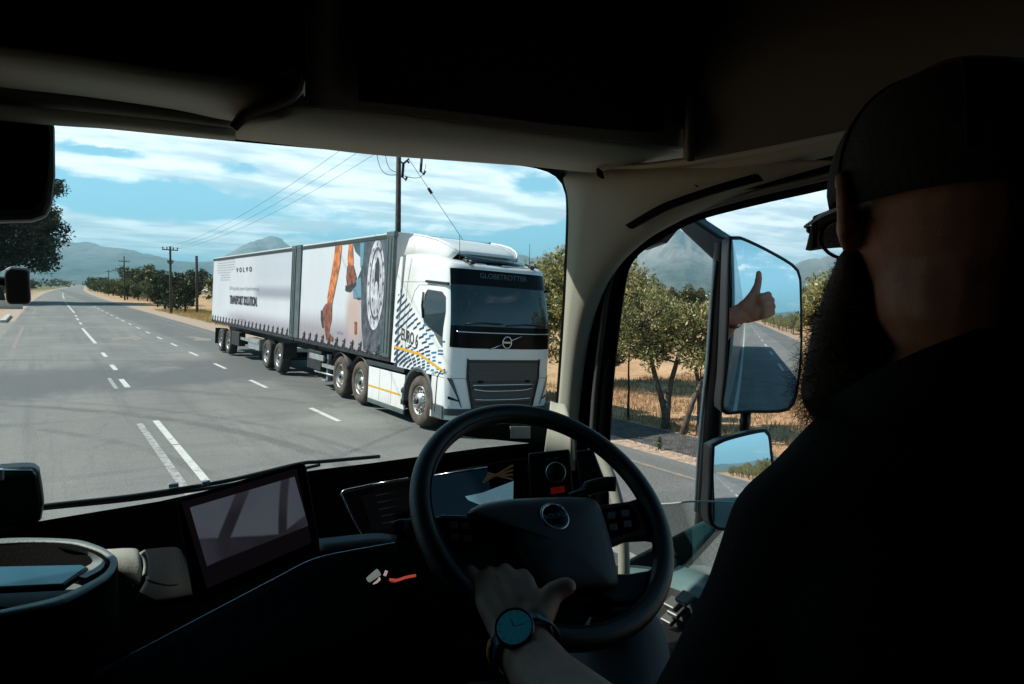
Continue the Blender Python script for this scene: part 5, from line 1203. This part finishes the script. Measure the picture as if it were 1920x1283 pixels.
MAINM = mirror([(1372, 450), (1390, 450), (1430, 468), (1475, 493), (1493, 508), (1499, 530), (1501, 640), (1497, 700), (1490, 745), (1478, 764), (1455, 769), (1400, 769), (1358, 768), (1362, 700), (1367, 600), (1370, 500)], (1397, 596), 1.72, 2.2, (0, -1, 0), 1.035, 'mirror', .05)
mirror([(1340, 838), (1360, 828), (1400, 817), (1434, 811), (1441, 822), (1444, 850), (1447, 880), (1444, 940), (1440, 985), (1342, 985), (1338, 900)], (1348, 882), 1.62, 2.4, (.03, -1, .0), 1.06, 'wide_mirror', .05)
# ================================================================== STEERING WHEEL
WC = at(1024, 960, D=1.15); ty, tt = rad(-5), rad(50)
WN = Vector((math.sin(ty)*math.cos(tt), -math.cos(ty)*math.cos(tt), math.sin(tt)))
WA = WN.cross(Vector((0, 0, 1))).normalized(); WB = WN.cross(WA)
def onw(px, py, off=0.0):
    d = ray(px, py); t = ((WC+WN*off)-EYE).dot(WN)/d.dot(WN); return EYE+d*t
SWH = mat('wheel_leather', (.006, .008, .010), .36, bump=.25, bs=400, spec=.45)
hubm = mat('hub_plastic', (.035, .034, .037), .5, bump=.15, bs=400, spec=.4)
b = MB(); b.tube([WC+WA*(.21*math.cos(2*math.pi*k/96))+WB*(.21*math.sin(2*math.pi*k/96)) for k in range(96)], .0175, 18, closed=True)
SW = cb(b, 'steering_wheel', SWH)
def wl_(outl, off, th, m, name, bev=.006, par=SW):
    P = [onw(x, y, off) for x, y in outl]; b = MB(); b.prism(P, -WN*th); return cb(b, name, m, parent=par, bev=bev, segs=3)
hub_o = [(876, 962), (884, 954), (905, 945), (950, 937), (1000, 934), (1060, 932), (1105, 934), (1120, 942), (1130, 962), (1143, 1005), (1152, 1045), (1160, 1090), (1157, 1101), (1120, 1104), (1060, 1106), (1020, 1104), (1000, 1090), (975, 1050), (958, 1015), (940, 990), (920, 972), (900, 967)]
rim_ = res([Vector((x, y, 0)) for x, y in hub_o+[hub_o[0]]], 65)[:-1]; hx_, hy_ = 1048, 1015
b = MB(); rows = []
for f, off in ((.97, -.03), (1.0, -.008), (1.0, .0), (.985, .008), (.95, .014), (.85, .019), (.6, .024), (.3, .026), (.05, .027)):
    rows.append([onw(hx_+(p.x-hx_)*f, hy_+(p.y-hy_)*f, off) for p in rim_])
b.loft(rows, 0, True, True); b.add(rows[-1], [tuple(range(64))], 0, True); cb(b, 'hub', hubm, parent=SW)
spoke = mat('spoke_black', (.003, .003, .004), .5, spec=.2)
wl_([(812, 966), (850, 966), (925, 970), (960, 1000), (1005, 1090), (985, 1100), (900, 1080), (855, 1070), (838, 1050), (828, 1010)], -.004, .02, spoke, 'spoke')
wl_([(832, 972), (880, 974), (896, 1000), (900, 1030), (838, 1030)], .002, .008, csoft, 'button_pad', .002)
b = MB(); b.tube([onw(826, 968, .003), onw(905, 969, .003)], .0016, 6); cb(b, 'pad_trim', mat('teal_trim', (.08, .22, .26), .3), parent=SW)
wl_([(1112, 948), (1150, 942), (1180, 938), (1205, 930), (1232, 960), (1240, 1010), (1218, 1006), (1180, 1008), (1150, 1020), (1140, 1030)], -.004, .02, spoke, 'spoke')
wl_([(1128, 955), (1180, 945), (1195, 960), (1200, 990), (1145, 1005)], .002, .008, csoft, 'button_pad', .002)
wl_([(1150, 1074), (1180, 1074), (1215, 1068), (1240, 1056), (1245, 1075), (1230, 1100), (1190, 1130), (1150, 1130), (1120, 1110)], -.004, .02, spoke, 'spoke')
wl_([(860, 1070), (1000, 1090), (1140, 1100), (1160, 1120), (1110, 1130), (980, 1130), (900, 1110)], -.02, .06, spoke, 'column_cover')
btn = mat('button_grey', (.012, .013, .015), .5)
for (bx_, by_) in ((850, 984), (872, 986), (852, 1006), (876, 1010), (1146, 966), (1172, 962), (1150, 988), (1176, 982)):
    wl_([(bx_-8, by_-6), (bx_+8, by_-7), (bx_+9, by_+6), (bx_-7, by_+7)], .006, .004, btn, 'button', .0015)
b = MB(); b.tube([WC+WA*(.1965*math.cos(a_))+WB*(.1965*math.sin(a_))+WN*.012 for a_ in [2*math.pi*k/96 for k in range(96)]], .0012, 5, closed=True); cb(b, 'rim_seam', mat('seam_thread', (.02, .022, .025), .7), parent=SW)
c = onw(1040, 969, .0245)
b = MB(); b.tube([c+WA*(.0225*math.cos(k*math.pi/20))+WB*(.0225*math.sin(k*math.pi/20)) for k in range(40)], .0024, 8, closed=True); em = cb(b, 'badge_ring', mat('badge_metal', (.55, .58, .6), .25, .9), parent=SW)
b = MB(); b.lathe([(.0215, .0), (.019, .001), (0, .001)], c, WN, 30); cb(b, 'badge_face', blkgl, parent=SW)
sx_ = 1 if WA.dot(CR) > 0 else -1; sy_ = 1 if WB.dot(CU) > 0 else -1
V, F = textmesh('VOLVO', .0115, .0004, sx=1.05); b = MB(); b.add([c+WA*(sx_*v.x)+WB*(sy_*v.y)+WN*(.0028+v.z) for v in V], F)
b.add([c+WA*(sx_*q)+WB*(sy_*w)+WN*.0026 for q, w in ((.0125, .0125), (.0195, .0205), (.0225, .0125), (.0150, .0135))], [(0, 1, 2, 3)])
cb(b, 'badge_mark', mat('badge_mark', (.10, .32, .42), .3, .3), parent=SW)

# ================================================================== KEYS
kc = at(725, 1095, D=1.08); KR = empty('key_ring', kc, label='bunch of chrome keys with a red strap below the dash, glow painted on', cat='keys')
def kk(pts, r, m, name, n=8):
    b = MB(); b.tube(res(A(pts, D=1.08), 10), r, n); return b.build(name, m, KR, world=True)
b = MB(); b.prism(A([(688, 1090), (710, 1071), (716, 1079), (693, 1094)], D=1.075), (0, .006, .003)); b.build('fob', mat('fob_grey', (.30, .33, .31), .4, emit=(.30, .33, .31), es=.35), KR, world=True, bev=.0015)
redm = mat('red_strap', (.5, .05, .03), .5, emit=(.75, .11, .07), es=.35); redk = mat('key_metal', (.55, .40, .38), .3, .6, emit=(.8, .55, .5), es=.35); keym = mat('key_silver', (.6, .6, .62), .25, .8, emit=(.7, .7, .75), es=.4)  # keys, fob and strap get a slight glow to paint them lit
kk([(695, 1106), (698, 1098), (706, 1092), (712, 1086)], .0020, redk, 'key'); kk([(721, 1080), (725, 1070)], .0022, redk, 'key'); kk([(700, 1119), (701, 1113)], .0028, keym, 'key'); kk([(706, 1121), (706, 1113)], .0018, keym, 'key'); kk([(712, 1088), (711, 1083)], .0013, keym, 'ring')
kk([(730, 1087), (745, 1088), (760, 1083), (780, 1079)], .0022, redm, 'strap'); kk([(732, 1093), (744, 1092)], .0014, redm, 'strap'); kk([(737, 1134), (737, 1120)], .0010, mat('green_led', (.02, .1, .08), .4, emit=(.05, .3, .24), es=.3), 'tag')

# ================================================================== DRIVER
def blob(shapes, name, m, vox, smooth=4, parent=None, sub=0, dispn=0.0):
    """one continuous skin from tapered capsules ('c') and ellipsoids ('e')"""
    b = MB(); b.nofix = True
    for s_ in shapes:
        if s_[0] == 'c':
            P, Rr = s_[1], s_[2]
            for i in range(len(P)-1):
                a_, c_ = Vector(P[i]), Vector(P[i+1]); L = (c_-a_).length
                k = max(2, int(L/(min(Rr[i], Rr[i+1])*.35))+1)
                b.tube([a_.lerp(c_, j/k) for j in range(k+1)], [Rr[i]+(Rr[i+1]-Rr[i])*j/k for j in range(k+1)], 14)
            for p, r_ in zip(P, Rr): b.ell(p, r_*.995, 8)
        else: b.ell(s_[1], s_[2], 14, 0, s_[3] if len(s_) > 3 else None)
    me = bpy.data.meshes.new(name); me.from_pydata(b.v, [], b.f); o = bpy.data.objects.new(name, me); COL.objects.link(o)
    k = o.modifiers.new('r', 'REMESH'); k.mode = 'VOXEL'; k.voxel_size = vox; k.use_smooth_shade = True
    k = o.modifiers.new('s', 'SMOOTH'); k.factor = .5; k.iterations = smooth
    dgp = bpy.context.evaluated_depsgraph_get(); me2 = bpy.data.meshes.new_from_object(o.evaluated_get(dgp))
    bpy.data.objects.remove(o); me2.name = name; me2.materials.clear(); me2.materials.append(m)
    me2.polygons.foreach_set('use_smooth', [True]*len(me2.polygons))
    return link(name, me2, parent)
skin = mat('skin', (.38, .185, .12), .55, var=.12, vs=40, bump=.2, bs=500); skin.node_tree.nodes['Principled BSDF'].inputs['Subsurface Weight'].default_value = .05
cloth = mat('jacket_black', (.006, .006, .007), .9, bump=.4, bs=300, spec=.1)
hairm = mat('beard_hair', (.035, .022, .014), .7)
HC = at(1768, 415, D=.70); fa = rad(35); FD = Vector((math.sin(fa), math.cos(fa), -.10)).normalized(); UPH = Vector((0, 0, 1)); LD_ = UPH.cross(FD).normalized()   # left of the head
UPH = FD.cross(LD_).normalized()
HR = Matrix((FD, LD_, UPH)).transposed()
def H(f, l, u_): return HC+FD*f+LD_*l+UPH*u_
neckb = at(1800, 700, D=.72)
def px3(px, py, d): return at(px, py, D=d)
Ls, Rs = px3(1520, 1020, .73), px3(2150, 1010, .86); El = px3(1290, 1450, .74)
chest = px3(1820, 1150, .85); hip = Vector((.66, .12, 1.75))
def handL():
    D0 = 1.0; S_ = []
    w = px3(978, 1205, .955); S_ += [('c', [El, px3(1120, 1370, .80), px3(1030, 1285, .885), w], [.048, .046, .041, .034])]
    S_ += [('c', [px3(958, 1205, .957), w, px3(1000, 1208, .955)], [.028, .030, .028])]
    kn = [(895, 1100, 1.035), (921, 1086, 1.03), (952, 1082, 1.022), (985, 1092, 1.012)]; bs_ = [(945, 1180, .975), (963, 1178, .970), (985, 1178, .966), (1005, 1180, .965)]
    for k_, q in zip(kn, bs_): S_.append(('c', [px3(*q), px3((q[0]+k_[0])/2, (q[1]+k_[1])/2, (q[2]+k_[2])/2-.008), px3(*k_)], [.021, .0175, .0138]))
    S_.append(('c', [px3(895, 1100, 1.035), px3(884, 1082, 1.045), px3(880, 1073, 1.058), px3(884, 1082, 1.078)], [.0140, .0128, .0122, .0105]))
    for (x, y, d) in kn[1:]: S_.append(('c', [px3(x, y, d), px3(x-5, y-12, d+.026), px3(x-7, y-5, d+.052), px3(x+6, y+14, d+.062)], [.0135, .0112, .0105, .0095]))
    S_.append(('c', [px3(1000, 1165, .972), px3(1022, 1135, .985), px3(1036, 1112, .992), px3(1058, 1101, .996)], [.026, .019, .0150, .0135]))
    S_.append(('e', px3(1062, 1100, .996), (.0145, .0135, .0120)))
    return S_
# thumb-up right hand beyond the door
C0m, Nm = MAINM
cenm = C0m-Nm*2.2
def mirr_pt(px, py, s_):
    d = ray(px, py); oc = EYE-cenm; bq = oc.dot(d); cq = oc.dot(oc)-2.2*2.2; t = -bq-math.sqrt(bq*bq-cq); h = EYE+d*t; n_ = (h-cenm).normalized()
    r_ = d-2*d.dot(n_)*n_; return h+r_*s_
wr = mirr_pt(1398, 585, .27); fi = mirr_pt(1440, 572, .27)
e1 = (fi-wr).normalized(); e3 = Vector((0, 1, 0)); e3 = (e3-e1*e3.dot(e1)).normalized(); e2 = e3.cross(e1)
if e2.z < 0: e2 = -e2
HS = .90
def G(a_, b_, c_): return wr+(e1*a_+e2*b_+e3*c_)*HS
def handR():
    S_ = []; elb = Vector((1.17, .42, 2.58)); sh = Rs
    S_.append(('c', [sh, Vector((1.02, .26, 2.50)), elb], [.06, .052, .042])); S_.append(('c', [elb, elb.lerp(G(-.02, 0, 0), .5)+Vector((0, 0, .0)), G(-.045, -.004, 0)], [.040, .037, .027]))
    S_.append(('c', [G(-.045, .006, 0), G(0, .01, 0)], [.024, .026])); S_.append(('c', [G(-.045, -.012, 0), G(0, -.012, 0)], [.022, .024]))
    for k_, y in enumerate((.033, .011, -.011, -.031)):
        L = (.082, .086, .083, .076)[k_]; r_ = (.0118, .0122, .0116, .0106)[k_]
        S_.append(('c', [G(.0, y*.7, 0), G(L, y, -.004)], [.019, .0145]))
        S_.append(('c', [G(L, y, -.004), G(L+.006, y, .034)], [.0135, r_]))
        S_.append(('c', [G(L+.006, y, .034), G(L-.030, y-.001, .046)], [r_, r_*.97]))
        S_.append(('c', [G(L-.030, y-.001, .046), G(L-.040, y-.002, .026)], [r_*.97, r_*.85]))
    S_.append(('e', G(.03, -.012, .014), (.032, .026, .026)))
    S_.append(('c', [G(.005, .018, .018), G(.040, .048, .024), G(.066, .076, .018), G(.084, .104, .012), G(.090, .120, .010)], [.024, .0175, .0130, .0115, .0095]))
    return S_
body = [('c', [neckb+Vector((0, 0, -.08)), neckb+Vector((.0, .0, .05)), H(-.025, 0, -.06)], [.072, .064, .066]),
    ('e', H(-.01, 0, .02), (.098, .080, .112), HR), ('e', H(.03, 0, -.06), (.065, .060, .060), HR), ('e', H(.06, 0, -.02), (.038, .055, .07), HR),
    ('c', [H(.088, 0, .02), H(.112, 0, -.018), H(.098, 0, -.030)], [.010, .013, .010]), ('c', [H(.090, -.022, -.055), H(.094, 0, -.055), H(.090, .022, -.055)], [.008, .009, .008]),
    ('c', [H(.083, .032, .028), H(.090, .0, .03), H(.083, -.032, .028)], [.009, .009, .009]), ('e', H(.080, .030, .008), (.012, .014, .010), HR), ('e', H(.080, -.030, .008), (.012, .014, .010), HR),
    ('c', [neckb+Vector((0, 0, -.1)), Ls.lerp(neckb, .4), Ls], [.07, .062, .055]), ('c', [neckb+Vector((0, 0, -.1)), Rs.lerp(neckb, .4), Rs], [.07, .062, .055]),
    ('c', [Ls, El], [.052, .046]), ('c', [chest, hip], [.13, .13]), ('c', [neckb+Vector((0, 0, -.12)), chest], [.08, .12]),
    ('c', [hip+Vector((-.1, 0, 0)), Vector((.50, .42, 1.95)), px3(1165, 1200, 1.22), Vector((.52, 1.05, 1.55))], [.10, .085, .06, .05]), ('c', [hip+Vector((.1, 0, 0)), Vector((.85, .75, 1.98)), Vector((.85, 1.0, 1.5))], [.10, .065, .05])]
for sd in (1, -1):   # ears with a rim and hollow
    body.append(('c', [H(-.008, sd*.082, .035), H(-.020, sd*.096, .030), H(-.026, sd*.097, .008), H(-.014, sd*.090, -.016), H(-.004, sd*.083, -.024)], [.006, .0065, .0065, .0065, .006]))
    body.append(('c', [H(-.002, sd*.080, .02), H(-.006, sd*.084, -.01)], [.010, .010]))
PERSON = blob(body+handL()+handR(), 'person', skin, .0042, 3)
tag(PERSON, 'driver in black cap and jacket, left hand on the wheel, right thumb up outside', 'person')
# jacket
jk = [('c', [px3(1835, 800, .75), px3(1672, 915, .735), Ls], [.105, .092, .076]), ('c', [px3(1835, 800, .75), Rs], [.10, .085]), ('c', [Ls, px3(1455, 1160, .72), px3(1360, 1330, .72), El, px3(1200, 1450, .76)], [.079, .068, .062, .060, .056]),
      ('c', [px3(1820, 900, .78), chest, hip+Vector((0, 0, .15))], [.14, .19, .18]), ('c', [px3(1560, 1100, .78), px3(1560, 1500, .80)], [.11, .13]), ('c', [Rs, Vector((1.02, .26, 2.50)), Vector((1.1, .34, 2.54))], [.075, .062, .056]), ('e', px3(1700, 1250, .8), (.18, .16, .2))]
blob(jk, 'jacket', cloth, .009, 6, PERSON)
b = MB()   # stand-up collar with its point
cu = res([px3(*q) for q in ((1504, 752, .70), (1560, 742, .665), (1626, 704, .63), (1700, 668, .615), (1766, 641, .61), (1860, 610, .62), (1960, 600, .66))], 24)
cl_ = res([px3(*q) for q in ((1548, 800, .71), (1590, 800, .67), (1640, 800, .635), (1700, 800, .615), (1766, 790, .61), (1860, 770, .62), (1960, 760, .66))], 24)
b.loft([cu, [p.lerp(q, .5)+Vector((-.006, -.006, 0)) for p, q in zip(cu, cl_)], cl_], 0, True); b.nofix = True; b.build('collar', cloth, PERSON, solid=.006)
# trousers patch at the knee
blob([('c', [Vector((.50, .42, 1.95)), px3(1172, 1205, 1.20), Vector((.52, 1.05, 1.55))], [.09, .068, .06]), ('c', [hip+Vector((-.1, 0, 0)), Vector((.50, .42, 1.95))], [.11, .09]), ('c', [hip+Vector((.1, 0, 0)), Vector((.85, .75, 1.98)), Vector((.85, 1.0, 1.5))], [.105, .072, .056])], 'trousers', mat('trouser_grey', (.16, .155, .16), .9), .008, 5, PERSON)
# cap
capm = mat('cap_black', (.010, .010, .009), .85, bump=.4, bs=200); b = MB(); rows = []
for i in range(15):
    t = math.pi/2*i/14; rows.append([H(-.012+math.cos(w)*.109*math.cos(t)**.8, math.sin(w)*.093*math.cos(t)**.8, .030+.092*math.sin(t)+(.0)) for w in [2*math.pi*k/48 for k in range(48)]])
rows.insert(0, [H(-.012+math.cos(w)*.107, math.sin(w)*.091, .018-.012*(math.cos(w) < 0)) for w in [2*math.pi*k/48 for k in range(48)]])
b.loft(rows, 0, True, True); cap = b.build('cap', capm, PERSON, solid=-.003)
b = MB(); b.loft([[H(.072+q*(.082*math.cos(w)), .080*math.sin(w), .036-.030*q*q-.018*math.sin(w)**2) for w in [-math.pi/2+math.pi*k/24 for k in range(25)]] for q in (.0, .25, .5, .75, 1.0)], 0, True); b.nofix = True; b.build('cap_bill', capm, cap, solid=.004)
b = MB(); b.lathe([(.006, 0), (.006, .003), (0, .005)], H(-.012, 0, .121), UPH, 12); b.build('cap_button', capm, cap)
for k in range(6):
    w = math.pi*k/3+.5; b = MB(); b.tube([H(-.012+math.cos(w)*.110*math.cos(t)**.8, math.sin(w)*.094*math.cos(t)**.8, .030+.093*math.sin(t)) for t in [math.pi/2*i/12 for i in range(13)]], .0012, 5); b.build('cap_seam', capm, cap)
# glasses
gm_ = mat('glasses_frame', (.008, .010, .014), .3); b = MB()
for sd in (1, -1):
    b.tube([H(.100+.0*k, sd*(.034+.026*math.cos(k*math.pi/12)), .002+.020*math.sin(k*math.pi/12)) for k in range(24)], .0018, 6, closed=True)
    b.tube([H(.100, sd*.060, .010), H(.092, sd*.079, .012), H(.04, sd*.086, .012), H(-.012, sd*.088, .010), H(-.03, sd*.086, -.012)], .0018, 6); b.ell(H(.097, sd*.072, .010), .004, 6)
b.tube([H(.101, -.009, .006), H(.104, 0, .010), H(.101, .009, .006)], .0016, 6); b.build('glasses', gm_, PERSON)
# beard: dense base with curling strands
bd = [('e', H(.052, 0, -.085), (.046, .062, .050), HR), ('c', [H(.060, 0, -.11), H(.078, .0, -.17), H(.080, 0, -.215)], [.050, .056, .046]), ('c', [H(.01, .072, -.035), H(.035, .068, -.09), H(.06, .058, -.15)], [.014, .026, .036]), ('c', [H(.02, -.072, -.035), H(.05, -.072, -.09), H(.07, -.060, -.15)], [.018, .030, .036]), ('c', [H(.10, -.03, -.045), H(.104, .0, -.040), H(.10, .03, -.045)], [.010, .011, .010])]
beard = blob(bd, 'beard', hairm, .006, 3, PERSON)
RB = np.random.RandomState(5); mv = beard.data; nv = len(mv.vertices); co = np.empty(nv*3); mv.vertices.foreach_get('co', co); co = co.reshape(-1, 3); no = np.empty(nv*3); mv.vertices.foreach_get('normal', no); no = no.reshape(-1, 3)
NS = 15000; id_ = RB.choice(nv, NS); P0 = co[id_]; Nn = no[id_]
k_ = P0[:, 2] < (HC.z-.03); P0, Nn = P0[k_], Nn[k_]; NS = len(P0)
V = []; F = []
ln = RB.uniform(.007, .024, NS)*np.clip((HC.z-.02-P0[:, 2])/.10, .25, 1.15)
T = RB.normal(size=(NS, 3)); dirn = Nn*.8+np.array([0, 0, -.55])+T*.45; dirn /= np.linalg.norm(dirn, axis=1)[:, None]
side_ = np.cross(dirn, RB.normal(size=(NS, 3))); side_ /= np.linalg.norm(side_, axis=1)[:, None]
for i in range(NS):
    p, d_, s_, L = P0[i], dirn[i], side_[i], ln[i]; o = len(V); w = .00028; cu_ = np.cross(d_, s_)*L*.30
    for j in range(5):
        t = j/4; c_ = p+d_*L*t+cu_*math.sin(t*5)+s_*L*.25*math.sin(t*4+i); V += [c_-s_*w*(1-t*.8), c_+s_*w*(1-t*.8)]
    for j in range(4): F.append((o+2*j, o+2*j+1, o+2*j+3, o+2*j+2))
b = MB(); b.nofix = True; b.add(V, F); b.build('beard_strands', hairm, beard)
# watch on the left wrist
wc = px3(965, 1179, .905); wn = ((EYE-wc).normalized()*.75+Vector((-.25, .1, .75))*.8).normalized()
wat = MB(); wat.lathe([(.0225, -.010), (.0245, -.004), (.0245, .003), (.0225, .006), (.0215, .005)], wc, wn, 32); WT = wat.build('watch', blk, PERSON)
b = MB(); b.lathe([(.0216, .0045), (.0, .0055)], wc, wn, 32); b.build('watch_face', mat('watch_face', (.01, .06, .09), .12, coat=.6, emit=(.01, .12, .18), es=.12), WT)
axd = (px3(978, 1205, .955)-px3(1030, 1285, .885)).normalized(); wc0 = px3(985, 1213, .945)
q1 = (wn-axd*wn.dot(axd)).normalized(); q2 = axd.cross(q1); q2 = q2*(1 if q2.dot(CR) < 0 else -1)
w1_ = wn.cross(Vector((0, 0, 1))).normalized(); w2__ = w1_.cross(wn)
b = MB()
for k in range(12):
    a_ = k*math.pi/6; b.tube([wc+wn*.0055+(w1_*math.cos(a_)+w2__*math.sin(a_))*r_ for r_ in (.0165, .0195)], .0005, 4)
b.tube([wc+wn*.0062, wc+wn*.0062+(w1_*.6+w2__*.8)*.0115], .0007, 4); b.tube([wc+wn*.0062, wc+wn*.0062+(w1_*-.8+w2__*.35)*.015], .0005, 4)
b.build('dial_marks', mat('dial_marks', (.02, .05, .06), .4), WT)
b = MB(); b.lathe([(.0222, .0050), (.0235, .0075), (.0245, .0050)], wc, wn, 32); b.build('bezel', mat('bezel_metal', (.06, .08, .09), .3, .8), WT)
b = MB(); rr_ = .0405
b.loft([[wc0+axd*o_+q1*(rr_*1.0*math.cos(a_))+q2*(rr_*1.12*math.sin(a_)) for a_ in [2*math.pi*k/40 for k in range(40)]] for o_ in (-.011, -.004, .004, .011)], 0, True, True); b.nofix = True
b.build('watch_strap', mat('strap_teal', (.012, .06, .085), .3, coat=.3), WT, solid=.003)
b = MB(); b.loft([[wc0+axd*o_+q1*(rr_*1.08*math.cos(a_))+q2*(rr_*1.20*math.sin(a_)) for a_ in [rad(48+k*9) for k in range(11)]] for o_ in (.002, .012)], 0, True); b.nofix = True
b.build('strap_edge', mat('strap_orange', (.60, .20, .03), .5), WT, solid=.002)
# wrist band on the raised arm
fa0 = G(-.045, -.004, 0); fd = (fa0-Vector((1.17, .42, 2.58))).normalized(); k0 = fa0-fd*.014; u1 = fd.cross(Vector((0, 0, 1))).normalized(); u2 = fd.cross(u1)
b = MB(); b.loft([[k0+fd*o_+u1*.0325*math.cos(a_)+u2*.0335*math.sin(a_) for a_ in [2*math.pi*k/32 for k in range(32)]] for o_ in (-.004, .004)], 0, True, True); b.nofix = True; b.build('wrist_band', blk, PERSON, solid=.003)
# seat behind the driver
seat = MB(); seat.box((.72, -.22, 2.05), (.52, .16, .95), Matrix.Rotation(rad(-8), 3, 'X')); cb(seat, 'seat_back', cblk, bev=.05)
seat = MB(); seat.box((.70, .15, 1.62), (.52, .55, .16)); cb(seat, 'seat_cushion', cblk, bev=.05)
# ================================================================== AIR
hm = bpy.data.materials.new('haze_air'); hm.use_nodes = True; nt = hm.node_tree; nt.nodes.clear()
pv = nt.nodes.new('ShaderNodeVolumePrincipled'); pv.inputs['Color'].default_value = (.42, .84, 1.0, 1); pv.inputs['Density'].default_value = HAZE; pv.inputs['Anisotropy'].default_value = .1
o = nt.nodes.new('ShaderNodeOutputMaterial'); nt.links.new(pv.outputs[0], o.inputs['Volume'])
MB().box((0, 0, 479), (44000, 44000, 982)).build('haze', hm)['kind'] = 'stuff'
